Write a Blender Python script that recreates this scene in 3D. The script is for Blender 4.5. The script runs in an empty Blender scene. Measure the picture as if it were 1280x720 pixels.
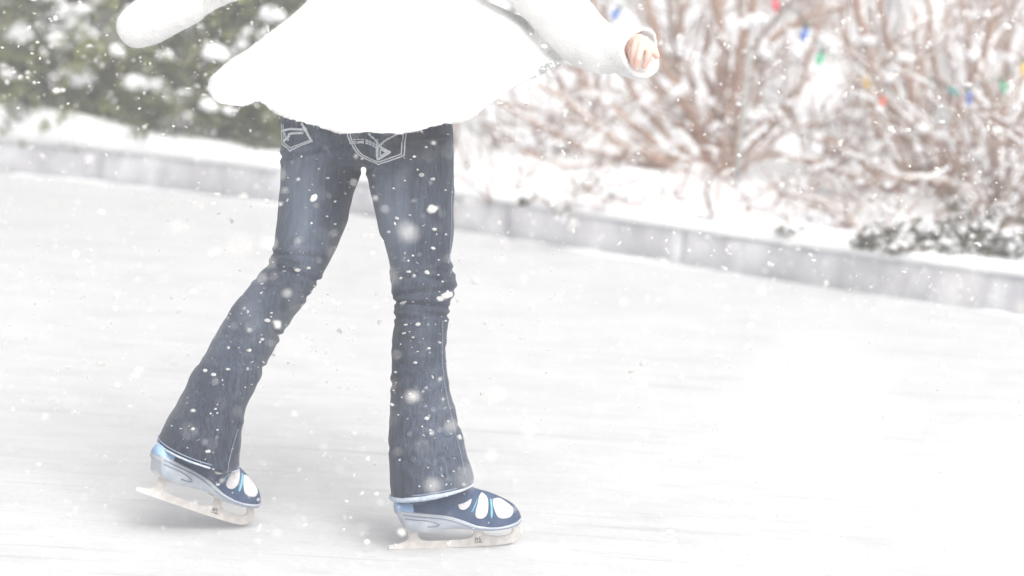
import bpy, bmesh, math, random
import numpy as np
from mathutils import Vector, Matrix, noise
from mathutils.bvhtree import BVHTree
R = math.radians
rnd = random.Random(7)
S = bpy.context.scene
COL = S.collection

# ------------------------------------------------------------------ camera
CAM = Vector((0.0, -5.12, 1.45))
FPX = 85.0 / 36.0 * 1280.0
PITCH = math.atan(525 / FPX); ROLL = R(3.5)
fwd = Vector((0, math.cos(PITCH), -math.sin(PITCH)))
r0 = Vector((1, 0, 0)); u0 = r0.cross(fwd)
rgt = math.cos(ROLL) * r0 + math.sin(ROLL) * u0
upv = -math.sin(ROLL) * r0 + math.cos(ROLL) * u0
cd = bpy.data.cameras.new('camera'); cam = bpy.data.objects.new('camera', cd); COL.objects.link(cam)
m3 = Matrix((rgt, upv, -fwd)).transposed()
cam.matrix_world = Matrix.Translation(CAM) @ m3.to_4x4()
cd.lens = 85; cd.sensor_width = 36; cd.clip_end = 2000; cd.clip_start = 0.05
cd.dof.use_dof = True; cd.dof.focus_distance = 5.12; cd.dof.aperture_fstop = 2.4
S.camera = cam

# ------------------------------------------------------------------ world, sun, exposure
w = bpy.data.worlds.new('World'); S.world = w; w.use_nodes = True
nt = w.node_tree; bg = nt.nodes['Background']
sky = nt.nodes.new('ShaderNodeTexSky'); sky.sky_type = 'NISHITA'; sky.sun_disc = False
sky.sun_elevation = R(52); sky.sun_rotation = R(150); sky.dust_density = 6; sky.air_density = 1.2; sky.ozone_density = 1
hs = nt.nodes.new('ShaderNodeHueSaturation'); hs.inputs['Saturation'].default_value = 0.12
nt.links.new(sky.outputs[0], hs.inputs['Color']); nt.links.new(hs.outputs[0], bg.inputs['Color'])
bg.inputs['Strength'].default_value = 0.15
sd = bpy.data.lights.new('sun', 'SUN'); sd.energy = 0.8; sd.angle = R(60); sd.color = (1, .97, .93)
so = bpy.data.objects.new('sun', sd); COL.objects.link(so)
# sun direction matching the sky: azimuth 150 deg clockwise from +Y
az, el = R(150), R(52)
sdir = Vector((math.sin(az) * math.cos(el), math.cos(az) * math.cos(el), math.sin(el)))
so.rotation_euler = sdir.to_track_quat('Z', 'Y').to_euler()
S.view_settings.view_transform = 'Standard'; S.view_settings.look = 'None'
S.view_settings.exposure = 0.86; S.view_settings.gamma = 1.0; S.view_settings.use_curve_mapping = False

# ------------------------------------------------------------------ helpers
def ray(px, py):
    return (fwd * FPX + rgt * (px - 640) - upv * (py - 360)).normalized()
def P(px, py, Y=0.0):                       # the point of depth Y seen at a place
    d = ray(px, py); return CAM + d * ((Y - CAM.y) / d.y)
def G(px, py, z=0.0):                       # the point of height z seen at a place
    d = ray(px, py); return CAM + d * ((z - CAM.z) / d.z)
def pix(v):
    d = Vector(v) - CAM; k = FPX / d.dot(fwd)
    return 640 + d.dot(rgt) * k, 360 - d.dot(upv) * k

def tag(o, label=None, cat=None, group=None, kind=None):
    if label: o['label'] = label
    if cat: o['category'] = cat
    if group: o['group'] = group
    if kind: o['kind'] = kind
    return o
def empty(name, loc, label, cat, group=None):
    o = bpy.data.objects.new(name, None); COL.objects.link(o); o.location = loc
    o.empty_display_size = .1
    return tag(o, label, cat, group)
def wloc(o):
    v = Vector((0, 0, 0))
    while o: v += o.location; o = o.parent
    return v
def mk(name, verts, faces, mat, parent=None, smooth=True, local=False):
    me = bpy.data.meshes.new(name)
    off = Vector((0, 0, 0))
    if parent is not None and not local: off = wloc(parent)
    V = np.array([tuple(v) for v in verts], dtype=float).reshape(-1, 3) - np.array(off)
    me.from_pydata(V.tolist(), [], [tuple(f) for f in faces]); me.materials.append(mat)
    me.validate()
    if smooth: me.polygons.foreach_set('use_smooth', [True] * len(me.polygons))
    me.update()
    o = bpy.data.objects.new(name, me); COL.objects.link(o)
    if parent is not None: o.parent = parent
    return o
class MB:
    def __init__(s): s.v = []; s.f = []
    def add(s, V, F):
        b = len(s.v); s.v.extend([tuple(x) for x in V]); s.f.extend([tuple(i + b for i in f) for f in F])
    def loft(s, rings, cap=True, closed=True):
        n = len(rings[0]); V = [p for r in rings for p in r]; F = []
        for i in range(len(rings) - 1):
            for j in range(n if closed else n - 1):
                k = (j + 1) % n
                F.append((i * n + j, i * n + k, (i + 1) * n + k, (i + 1) * n + j))
        if cap and closed:
            F.append(tuple(reversed(range(n)))); F.append(tuple((len(rings) - 1) * n + j for j in range(n)))
        s.add(V, F)
    def tube(s, path, rad, n=6, cap=True, flat=1.0):
        path = [Vector(p) for p in path]; rings = []
        if not hasattr(rad, '__len__'): rad = [rad] * len(path)
        t0 = (path[1] - path[0]).normalized()
        a = t0.orthogonal().normalized()
        for i, p in enumerate(path):
            t = (path[min(i + 1, len(path) - 1)] - path[max(i - 1, 0)])
            if t.length < 1e-9: t = t0.copy()
            t.normalize(); a = (a - t * a.dot(t))
            if a.length < 1e-6: a = t.orthogonal()
            a.normalize(); b = t.cross(a)
            rings.append([p + (a * math.cos(q) + b * math.sin(q) * flat) * rad[i] for q in [2 * math.pi * k / n for k in range(n)]])
        s.loft(rings, cap)
    def build(s, name, mat, parent=None, smooth=True, local=False):
        return mk(name, s.v, s.f, mat, parent, smooth, local)
def ico(sub=1):
    bm = bmesh.new(); bmesh.ops.create_icosphere(bm, subdivisions=sub, radius=1)
    V = np.array([v.co[:] for v in bm.verts]); F = [tuple(v.index for v in f.verts) for f in bm.faces]
    bm.free(); return V, F
ICO1, ICO2, ICO3 = ico(1), ico(2), ico(3)
def smoothpath(pts, n=6):                  # Catmull-Rom through rows of numbers
    A = np.array([list(p) for p in pts], float); out = []
    for i in range(len(A) - 1):
        p0, p1, p2, p3 = A[max(i - 1, 0)], A[i], A[i + 1], A[min(i + 2, len(A) - 1)]
        for k in range(n):
            t = k / n
            out.append(.5 * ((2 * p1) + (-p0 + p2) * t + (2 * p0 - 5 * p1 + 4 * p2 - p3) * t * t + (-p0 + 3 * p1 - 3 * p2 + p3) * t ** 3))
    out.append(A[-1]); return out
def remesh(o, vox, it=3):
    md = o.modifiers.new('r', 'REMESH'); md.mode = 'VOXEL'; md.voxel_size = vox
    s2 = o.modifiers.new('s', 'SMOOTH'); s2.iterations = it; s2.factor = .5
    bake(o)
def bake(o):
    dg = bpy.context.evaluated_depsgraph_get(); dg.update()
    me = bpy.data.meshes.new_from_object(o.evaluated_get(dg))
    mats = list(o.data.materials); o.modifiers.clear(); o.data = me
    if not me.materials:
        for m in mats: me.materials.append(m)
    me.polygons.foreach_set('use_smooth', [True] * len(me.polygons))
def displace(o, fn):
    me = o.data; me.update(); off = wloc(o.parent) if o.parent else Vector((0, 0, 0))
    N = [v.normal.copy() for v in me.vertices]
    for v, n in zip(me.vertices, N): v.co += n * fn(v.co + off, n)
    me.update()

# ------------------------------------------------------------------ materials
def mat(name, col, rough=.8, noise_scale=None, col2=None, bump=0, bump_scale=None, stretch=(1, 1, 1), spec=.3, detail=6, sss=0, metal=0, ramp=(.35, .65), sheen=0, tr=0):
    m = bpy.data.materials.new(name); m.use_nodes = True; n = m.node_tree; b = n.nodes['Principled BSDF']
    b.inputs['Base Color'].default_value = (*col, 1); b.inputs['Roughness'].default_value = rough
    b.inputs['Specular IOR Level'].default_value = spec; b.inputs['Metallic'].default_value = metal
    if sss:
        b.inputs['Subsurface Weight'].default_value = sss; b.inputs['Subsurface Radius'].default_value = (.02, .01, .008)
        b.inputs['Subsurface Scale'].default_value = 1
    if sheen: b.inputs['Sheen Weight'].default_value = sheen
    tc = n.nodes.new('ShaderNodeTexCoord'); mp = n.nodes.new('ShaderNodeMapping'); mp.inputs['Scale'].default_value = stretch
    n.links.new(tc.outputs['Object'], mp.inputs[0])
    if noise_scale:
        t = n.nodes.new('ShaderNodeTexNoise'); t.inputs['Scale'].default_value = noise_scale; t.inputs['Detail'].default_value = detail
        n.links.new(mp.outputs[0], t.inputs['Vector'])
        r = n.nodes.new('ShaderNodeValToRGB'); r.color_ramp.elements[0].position = ramp[0]; r.color_ramp.elements[1].position = ramp[1]
        r.color_ramp.elements[0].color = (*col, 1); r.color_ramp.elements[1].color = (*(col2 or col), 1)
        n.links.new(t.outputs[0], r.inputs[0]); n.links.new(r.outputs[0], b.inputs['Base Color'])
    if bump:
        t2 = n.nodes.new('ShaderNodeTexNoise'); t2.inputs['Scale'].default_value = bump_scale or 50; t2.inputs['Detail'].default_value = 5
        n.links.new(mp.outputs[0], t2.inputs['Vector'])
        bp = n.nodes.new('ShaderNodeBump'); bp.inputs['Strength'].default_value = bump; bp.inputs['Distance'].default_value = .01
        n.links.new(t2.outputs[0], bp.inputs['Height']); n.links.new(bp.outputs[0], b.inputs['Normal'])
    return m
M = {}
M['snow'] = mat('snow', (.84, .845, .86), .85, 3, (.89, .89, .89), .4, 25)
M['flake'] = mat('flake', (.92, .91, .89), .9)
_n = M['flake'].node_tree; _t = _n.nodes.new('ShaderNodeBsdfTranslucent'); _t.inputs[0].default_value = (.95, .94, .92, 1); _m = _n.nodes.new('ShaderNodeMixShader'); _m.inputs[0].default_value = .65
_n.links.new(_n.nodes['Principled BSDF'].outputs[0], _m.inputs[1]); _n.links.new(_t.outputs[0], _m.inputs[2])
_n.links.new(_m.outputs[0], [x for x in _n.nodes if x.type == 'OUTPUT_MATERIAL'][0].inputs['Surface'])
M['wool'] = mat('wool', (.79, .785, .77), .95, 30, (.84, .84, .83), .5, 260, sheen=.3, spec=.05)
M['bark'] = mat('bark', (.30, .165, .115), .9, 9, (.44, .29, .21), .5, 60, (1, 1, .3))
M['bark2'] = mat('twig_bark', (.26, .16, .125), .9, 7, (.37, .26, .21), 0)
M['leaf'] = mat('leaf', (.055, .078, .036), .7, 4.0, (.26, .27, .075), 0, ramp=(.3, .7))
M['leaf2'] = mat('ground_leaf', (.06, .065, .04), .7, 6, (.13, .10, .06))
M['drystem'] = mat('dry_stem', (.05, .04, .03), .9)
M['kerb'] = mat('kerb_face', (.44, .435, .46), .7, 9, (.67, .665, .69), .6, 30, (1, 1, .5), ramp=(.38, .66))
M['skin'] = mat('skin', (.78, .54, .46), .5, 60, (.74, .47, .40), sss=.3)
M['hair'] = mat('hair', (.10, .055, .03), .5, 90, (.17, .1, .06), .6, 150, (1, 1, .08))
M['eye'] = mat('eye', (.8, .8, .8), .2); M['iris'] = mat('iris', (.08, .06, .04), .2); M['lip'] = mat('lip', (.5, .17, .15), .4)
M['thread'] = mat('thread', (.52, .55, .60), .8, 300, (.72, .74, .76))
M['thread_blue'] = mat('seam_thread', (.16, .20, .28), .8, 300, (.28, .33, .42))
M['hem'] = mat('hem_lining', (.36, .43, .52), .8, 120, (.55, .6, .66))
M['navy'] = mat('navy_shell', (.050, .078, .145), .65, 40, (.075, .105, .18), .15, 200)
M['ltblue'] = mat('pale_blue_panel', (.30, .47, .72), .5, 60, (.36, .53, .77))
M['solegrey'] = mat('sole_plastic', (.40, .44, .49), .5, 25, (.50, .53, .57), .1, 90)
M['groove'] = mat('sole_groove', (.20, .24, .32), .6)
M['lining'] = mat('white_lining', (.60, .585, .585), .9, 70, (.70, .69, .69), .2, 200)
M['cyan'] = mat('cyan_strap', (.13, .42, .60), .5, 60, (.22, .52, .68))
M['blade'] = mat('frosted_steel', (.55, .515, .485), .5, 60, (.72, .69, .665), .3, 120, metal=.15, ramp=(.3, .7))
M['ink'] = mat('ink', (.07, .07, .09), .6)
M['steel'] = mat('galvanised', (.38, .40, .39), .5, 30, (.48, .5, .49))
M['wire'] = mat('green_wire', (.03, .09, .05), .6)
for k, c in dict(red=(.65, .04, .07), blue=(.02, .14, .55), green=(.02, .42, .2), yellow=(.8, .5, .04), orange=(.75, .13, .05), teal=(.02, .2, .2)).items():
    M[k] = mat(k + '_bulb', c, .3, 20, tuple(min(1, x * 1.25 + .02) for x in c), spec=.5)

PL = Vector((P(520, 600, .05).x, .05, 0))
FADES = []
for _x, _y, _r, _a in [(372, 250, .06, .45), (385, 215, .05, .3), (492, 250, .055, .55), (505, 300, .05, .35), (480, 175, .035, .3), (320, 380, .05, .3), (280, 440, .05, .25), (520, 440, .05, .25), (385, 300, .045, .25)]:
    _p = P(_x, _y, -.06) - PL; FADES.append((_p.x, _p.y, _p.z, _r * 1.1, _a * 1.4))
# denim: vertical yarn streaks, faded patches
def denim():
    m = bpy.data.materials.new('denim'); m.use_nodes = True; n = m.node_tree; b = n.nodes['Principled BSDF']
    b.inputs['Roughness'].default_value = .9; b.inputs['Specular IOR Level'].default_value = .1; b.inputs['Sheen Weight'].default_value = .15
    tc = n.nodes.new('ShaderNodeTexCoord')
    def nz(scale, st, det=4):
        mp = n.nodes.new('ShaderNodeMapping'); mp.inputs['Scale'].default_value = st; n.links.new(tc.outputs['Object'], mp.inputs[0])
        t = n.nodes.new('ShaderNodeTexNoise'); t.inputs['Scale'].default_value = scale; t.inputs['Detail'].default_value = det
        n.links.new(mp.outputs[0], t.inputs['Vector']); return t.outputs[0]
    def ramp(inp, a, c, p=(.3, .7)):
        r = n.nodes.new('ShaderNodeValToRGB'); r.color_ramp.elements[0].position, r.color_ramp.elements[1].position = p
        r.color_ramp.elements[0].color = (*a, 1); r.color_ramp.elements[1].color = (*c, 1); n.links.new(inp, r.inputs[0]); return r.outputs[0]
    base = ramp(nz(6, (1, 1, .5)), (.030, .039, .060), (.088, .108, .146), (.36, .72))
    yarn = ramp(nz(250, (1, 1, .05), 3), (.5, .5, .53), (1.55, 1.55, 1.5), (.3, .7))
    grain = ramp(nz(420, (1, 1, 1), 2), (.62, .62, .64), (1.45, 1.42, 1.4), (.3, .7))
    mx = n.nodes.new('ShaderNodeMix'); mx.data_type = 'RGBA'; mx.blend_type = 'MULTIPLY'; mx.inputs[0].default_value = 1
    n.links.new(base, mx.inputs[6]); n.links.new(yarn, mx.inputs[7])
    m2 = n.nodes.new('ShaderNodeMix'); m2.data_type = 'RGBA'; m2.blend_type = 'MULTIPLY'; m2.inputs[0].default_value = 1
    n.links.new(mx.outputs[2], m2.inputs[6]); n.links.new(grain, m2.inputs[7])
    prev = m2.outputs[2]
    geo = tc.outputs['Object']
    for (fx, fy, fz, rad, amt) in FADES:   # worn, faded patches of the thighs and shins
        vm = n.nodes.new('ShaderNodeVectorMath'); vm.operation = 'SUBTRACT'; vm.inputs[1].default_value = (fx, fy, fz); n.links.new(geo, vm.inputs[0])
        sc = n.nodes.new('ShaderNodeVectorMath'); sc.operation = 'MULTIPLY'; sc.inputs[1].default_value = (1 / rad, .6 / rad, .42 / rad); n.links.new(vm.outputs[0], sc.inputs[0])
        ln = n.nodes.new('ShaderNodeVectorMath'); ln.operation = 'LENGTH'; n.links.new(sc.outputs[0], ln.inputs[0])
        mr = n.nodes.new('ShaderNodeMapRange'); mr.inputs[1].default_value = 1; mr.inputs[2].default_value = 0; mr.inputs[3].default_value = 0; mr.inputs[4].default_value = amt; mr.interpolation_type = 'SMOOTHSTEP'; n.links.new(ln.outputs['Value'], mr.inputs[0])
        mu = n.nodes.new('ShaderNodeMath'); mu.operation = 'MULTIPLY'; n.links.new(mr.outputs[0], mu.inputs[0]); n.links.new(ramp(nz(30, (1, 1, .12)), (.5, .5, .5), (1.3, 1.3, 1.3), (.35, .65)), mu.inputs[1])
        mq = n.nodes.new('ShaderNodeMix'); mq.data_type = 'RGBA'; mq.inputs[7].default_value = (.21, .25, .32, 1)
        n.links.new(mu.outputs[0], mq.inputs[0]); n.links.new(prev, mq.inputs[6]); prev = mq.outputs[2]
    n.links.new(prev, b.inputs['Base Color'])
    bp = n.nodes.new('ShaderNodeBump'); bp.inputs['Strength'].default_value = .35; bp.inputs['Distance'].default_value = .006
    n.links.new(nz(60, (1, 1, .3)), bp.inputs['Height']); n.links.new(bp.outputs[0], b.inputs['Normal'])
    return m
M['denim'] = denim()

def ice_mat():
    m = bpy.data.materials.new('ice'); m.use_nodes = True; n = m.node_tree; b = n.nodes['Principled BSDF']
    b.inputs['Specular IOR Level'].default_value = .3
    tc = n.nodes.new('ShaderNodeTexCoord')
    def nz(scale, st, rot=0, det=6):
        mp = n.nodes.new('ShaderNodeMapping'); mp.inputs['Scale'].default_value = st; mp.inputs['Rotation'].default_value = (0, 0, rot)
        n.links.new(tc.outputs['Object'], mp.inputs[0])
        t = n.nodes.new('ShaderNodeTexNoise'); t.inputs['Scale'].default_value = scale; t.inputs['Detail'].default_value = det; t.inputs['Roughness'].default_value = .65
        n.links.new(mp.outputs[0], t.inputs['Vector']); return t.outputs[0]
    def ramp(inp, a, c, p):
        r = n.nodes.new('ShaderNodeValToRGB'); r.color_ramp.elements[0].position, r.color_ramp.elements[1].position = p
        r.color_ramp.elements[0].color = (a, a, a, 1); r.color_ramp.elements[1].color = (c, c, c, 1); n.links.new(inp, r.inputs[0]); return r.outputs[0]
    a = ramp(nz(2.2, (1, 2.2, 1), R(-10)), .91, 1.0, (.3, .62))
    s1 = ramp(nz(16, (.3, 1, 1), R(-14)), .93, 1.0, (.33, .52))
    s2 = ramp(nz(26, (.05, 1, 1), R(-28)), .80, 1.0, (.31, .44))
    c = ramp(nz(60, (1, 1.5, 1)), .90, 1.0, (.32, .52))
    s3 = ramp(nz(34, (.035, 1, 1), R(-52)), .86, 1.0, (.27, .38)); s4 = ramp(nz(9, (.6, 1, 1), R(-25)), .94, 1.0, (.35, .5))
    prev = None
    for x in (a, s1, s2, c, s3, s4):
        if prev is None: prev = x; continue
        mx = n.nodes.new('ShaderNodeMix'); mx.data_type = 'RGBA'; mx.blend_type = 'MULTIPLY'; mx.inputs[0].default_value = 1
        n.links.new(prev, mx.inputs[6]); n.links.new(x, mx.inputs[7]); prev = mx.outputs[2]
    mx = n.nodes.new('ShaderNodeMix'); mx.data_type = 'RGBA'; mx.blend_type = 'MULTIPLY'; mx.inputs[0].default_value = 1
    n.links.new(prev, mx.inputs[6]); mx.inputs[7].default_value = (.64, .64, .645, 1)
    n.links.new(mx.outputs[2], b.inputs['Base Color'])
    n.links.new(ramp(nz(3, (1, 3, 1)), .45, .8, (.3, .6)), b.inputs['Roughness'])
    bp = n.nodes.new('ShaderNodeBump'); bp.inputs['Strength'].default_value = .35; bp.inputs['Distance'].default_value = .006
    n.links.new(nz(40, (.4, 1, 1)), bp.inputs['Height']); n.links.new(bp.outputs[0], b.inputs['Normal'])
    return m
M['ice'] = ice_mat()

# ------------------------------------------------------------------ rink edge line
kpx = [(0, 216), (120, 229), (350, 254), (570, 290), (710, 311), (860, 334), (1000, 356), (1110, 371), (1280, 396)]
kp = [G(*p) for p in kpx]
kc = np.polyfit([p.x for p in kp], [p.y for p in kp], 3)
xa, xb = kp[0].x, kp[-1].x
def ky(x):
    if xa <= x <= xb: return float(np.polyval(kc, x))
    e = xa if x < xa else xb
    sl = float(np.polyval(np.polyder(kc), e)); return float(np.polyval(kc, e)) + sl * .8 * (x - e)
def kn(x):                                 # unit vector across the edge, away from the ice
    d = Vector((.1, ky(x + .05) - ky(x - .05), 0)).normalized(); return Vector((-d.y, d.x, 0))
KH = 0.145
# ground far and wide, ice, garden snow
g = mk('ground', [(-300, -300, -.03), (300, -300, -.03), (300, 300, -.03), (-300, 300, -.03)], [(0, 1, 2, 3)], M['snow'], smooth=False); tag(g, kind='structure')
xs = np.concatenate([np.linspace(-60, -5, 12), np.linspace(-4.5, 4.5, 60), np.linspace(5, 60, 12)])
V = []; F = []
for i, x in enumerate(xs):
    V += [(x, -40, 0), (x, ky(x) + .03, 0)]
    if i: F.append((2 * i - 2, 2 * i, 2 * i + 1, 2 * i - 1))
tag(mk('rink_ice', V, F, M['ice'], smooth=False), kind='structure')
def terr(x, s):                            # height of the garden at distance s behind the kerb
    b = KH + .015 + .05 * (1 - math.exp(-s * 3))
    f = min(1, s / .35) * math.exp(-max(0, s - 25) / 20)
    y = ky(x) + s
    b += f * (.06 * noise.noise(Vector((x * 1.1, y * 1.1, 0))) + .035 * noise.noise(Vector((x * 3.1, y * 3.1, 4))) + .016 * noise.noise(Vector((x * 8, y * 8, 9))))
    b += .35 * (1 - math.exp(-max(0, s - 1.5) / 8))
    return b
gx = np.concatenate([np.linspace(-290, -12, 16), np.linspace(-10, -4.2, 20), np.linspace(-4, 4, 200), np.linspace(4.2, 10, 20), np.linspace(12, 290, 16)])
gs = np.concatenate([np.linspace(.12, 3.5, 90), np.linspace(3.6, 12, 50), np.geomspace(12.5, 280, 16)])
V = [(x, ky(x) + s, terr(x, s)) for x in gx for s in gs]; n2 = len(gs)
F = [(i * n2 + j, (i + 1) * n2 + j, (i + 1) * n2 + j + 1, i * n2 + j + 1) for i in range(len(gx) - 1) for j in range(n2 - 1)]
tag(mk('snow_ground', V, F, M['snow']), kind='structure')
def tz(p): return terr(p.x, max(.12, p.y - ky(p.x)))

# kerb
kb = empty('rink_kerb', (0, ky(0), 0), 'low grey kerb with a snow cap running along the far edge of the ice', 'kerb')
joints = [-14, -11.5, -9, -6.6, -4.2]
for px, py in [(122, 228), (630, 299), (850, 333)]: joints.append(G(px, py).x)
joints += [2.9, 4.9, 7.2, 9.6, 12]
for a, b in zip(joints[:-1], joints[1:]):
    mb = MB(); rings = []; n = max(4, int((b - a) / .04))
    for i in range(n + 1):
        x = a + .0007 + (b - a - .0014) * i / n; o_ = Vector((x, ky(x), 0)); q = kn(x)
        w1 = .008 * noise.noise(Vector((x * 9, 1, 2))); w2 = .006 * noise.noise(Vector((x * 5, 7, 2)))
        pr = [(0 + w1, -.02), (-.002 + w2, .05), (.004 + w1, KH - .02), (.016, KH - .004), (.035, KH), (.15, KH), (.15, -.02)]
        rings.append([o_ + q * u + Vector((0, 0, z)) for u, z in pr])
    mb.loft(rings); mb.build('panel', M['kerb'], kb)
mb = MB(); rings = []
for i in range(900):
    x = -14 + 26 * i / 899; o_ = Vector((x, ky(x), 0)); q = kn(x)
    nz_ = noise.noise(Vector((x * 2.2, 3, 5))); n3 = noise.noise(Vector((x * 7, 3, 8))); n4 = noise.noise(Vector((x * 22, 1, 8)))
    t = .05 + .022 * nz_ + .012 * n3 + .095 * min(1.15, max(0, (-1.0 - x) / 1.15)); ov = .008 + .008 * n3 + .006 * n4
    pr = [(.03, KH - .01), (-ov + .004, KH - .006 + .006 * n4), (-ov - .006, KH + .3 * t), (.005 - ov * .3, KH + .72 * t), (.035, KH + .95 * t), (.08, KH + t), (.14, KH + .95 * t), (.22, KH + .7 * t), (.32, KH - .03)]
    rings.append([o_ + q * u + Vector((0, 0, z)) for u, z in pr])
mb.loft(rings); mb.build('snow_cap', M['snow'], kb)
# loose snow banked at the foot of the kerb
mb = MB(); rings = []
for i in range(700):
    x = -14 + 26 * i / 699; o_ = Vector((x, ky(x), 0)); q = kn(x)
    a_ = max(0.002, .004 + .022 * noise.noise(Vector((x * 1.3, 8, 5))) + .012 * noise.noise(Vector((x * 9, 8, 5))))
    pr = [(.004, -.01), (.004, a_ * .8), (-a_ * .8, a_ * .35), (-a_ * 2.4, .003), (-a_ * 2.6, -.01)]
    rings.append([o_ + q * u + Vector((0, 0, z)) for u, z in pr])
mb.loft(rings); mb.build('snow_drift', M['snow'], kb)

# ------------------------------------------------------------------ haze
mb = MB()
hz = bpy.data.meshes.new('haze'); bm = bmesh.new(); bmesh.ops.create_cube(bm, size=1)
for v in bm.verts: v.co = Vector((v.co.x * 640, v.co.y * 640, -1.03 if v.co.z < 0 else 4.2))
bm.to_mesh(hz); bm.free()
hm = bpy.data.materials.new('haze_air'); hm.use_nodes = True; hn = hm.node_tree
hn.nodes.remove(hn.nodes['Principled BSDF']); pv = hn.nodes.new('ShaderNodeVolumePrincipled')
pv.inputs['Color'].default_value = (.97, .97, .98, 1); pv.inputs['Density'].default_value = .040; pv.inputs['Anisotropy'].default_value = .2
hn.links.new(pv.outputs[0], [x for x in hn.nodes if x.type == 'OUTPUT_MATERIAL'][0].inputs['Volume'])
hz.materials.append(hm); ho = bpy.data.objects.new('haze', hz); COL.objects.link(ho)
tag(ho, 'pale snowy haze filling the air over the rink', 'haze', kind='stuff')

# ------------------------------------------------------------------ evergreen hedge shrubs
def clump(mb, c, r, rg, flat=.6, tmpl=None):
    Vt, Ft = tmpl or ICO2; ph = rg.uniform(0, 50)
    k = np.array([1 + .35 * noise.noise(Vector(v) * 1.6 + Vector((ph, 0, 0))) for v in Vt])
    e = np.array([rg.uniform(.8, 1.3), rg.uniform(.8, 1.2), flat])
    mb.add(Vt * k[:, None] * e * r + np.array(c), Ft)
def evergreen(c, rx, ry, h, seed, label, nleaf=15000, nsnow=70, tilt=0):
    rg = random.Random(seed); z0 = tz(c)
    t = empty('evergreen_shrub', (c.x, c.y, z0 - .03), label, 'shrub', 'evergreen shrubs at the left behind the kerb')
    ph = seed * 7.3
    def surf(th, phi):
        d = Vector((math.cos(th) * math.cos(phi), math.sin(th) * math.cos(phi), math.sin(phi)))
        k = 1 + .30 * noise.noise(d * 1.9 + Vector((ph, 0, 0))) + .20 * noise.noise(d * 4.5 + Vector((0, ph, 0)))
        cp = max(.25, math.cos(phi)) if phi < 0 else 1
        return Vector((c.x + d.x / cp * rx * k, c.y + d.y / cp * ry * k, z0 + h * .36 + d.z * (h * .64 if phi > 0 else h * .42) * k))
    mb = MB(); base = Vector((c.x, c.y, z0 - .03))
    for i in range(16):
        e = surf(rg.uniform(0, 6.28), rg.uniform(-.3, 1.4)); e = base.lerp(e, .85)
        m_ = base.lerp(e, .5) + Vector((rg.uniform(-.05, .05), rg.uniform(-.05, .05), .06))
        mb.tube([base, m_, e], [.02, .012, .004], 5)
    mb.build('stem', M['drystem'], t)
    mb = MB(); cc = Vector((c.x, c.y, z0 + h * .4))
    for i in range(nleaf // 9):            # sprigs: a short twig with leaves round it
        th = rg.uniform(0, 6.28); phi = math.asin(rg.uniform(-.95, 1)); s_ = surf(th, phi)
        dd = (s_ - cc); p = cc + dd * rg.uniform(.45, 1.02) ** .5
        if p.z < z0 - .02: continue
        ax = (dd.normalized() + Vector((rg.uniform(-.6, .6), rg.uniform(-.6, .6), rg.uniform(-.2, .7)))).normalized()
        L = rg.uniform(.07, .15); s1 = ax.orthogonal().normalized(); s2 = ax.cross(s1)
        for j in range(9):
            a = rg.uniform(0, 6.28); b0 = p + ax * L * (j / 9)
            dr = (ax * .7 + (s1 * math.cos(a) + s2 * math.sin(a))).normalized()
            sd_ = dr.cross(Vector((rg.uniform(-1, 1), rg.uniform(-1, 1), rg.uniform(-1, 1)))).normalized()
            l = rg.uniform(.026, .045); w_ = l * .30
            mb.add([b0, b0 + dr * l * .5 + sd_ * w_, b0 + dr * l, b0 + dr * l * .5 - sd_ * w_], [(0, 1, 2, 3)])
    mb.build('crown', M['leaf'], t, smooth=False)
    mb = MB()
    for i in range(nsnow):
        th = rg.uniform(0, 6.28); phi = math.asin(rg.uniform(-.15, 1)); s_ = surf(th, phi)
        p = cc + (s_ - cc) * rg.uniform(.98, 1.08)
        if p.z < z0: continue
        r = rg.choice([.014, .02, .02, .028, .036, .05]) * rg.uniform(.7, 1.2) * (1.2 if phi > .6 else 1)
        for q in range(rg.randint(1, 4)):
            clump(mb, p + Vector((rg.uniform(-1.3, 1.3), rg.uniform(-1, 1), rg.uniform(-.6, .4))) * r, r * rg.uniform(.5, 1), rg, .7, ICO1)
    return t, mb
hedges = []
hspec = [(-3.75, .95, .55, .62, 1.35, 'dark evergreen shrub in the row, far left end beyond the frame edge'),
         (-2.62, .70, .58, .60, 1.25, 'dark evergreen shrub sprinkled with snow at the far left of the picture'),
         (-1.98, .62, .50, .58, 1.15, 'green shrub with the biggest snow clumps, below the far sleeve'),
         (-1.42, .66, .50, .60, 1.2, 'olive green shrub with little snow, just left of the jeans'),
         (-.98, .70, .36, .50, 1.2, 'evergreen shrub mostly hidden behind the white sweater'),
         (-3.3, 1.9, .7, .6, 1.5, 'tall dark evergreen shrub in the second row at the far left'), (-2.2, 1.95, .7, .6, 1.5, 'tall dark evergreen shrub in the second row above the far sleeve'), (-1.35, 1.9, .5, .5, 1.45, 'tall dark evergreen shrub in the second row behind the sweater')]
for i, (x, s, rx, ry, h, lab) in enumerate(hspec):
    c = Vector((x, ky(x) + s, 0)); hedges.append(evergreen(c, rx, ry, h, i + 3, lab, nsnow=[150, 220, 220, 130, 130, 120, 140, 120][i]))
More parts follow.
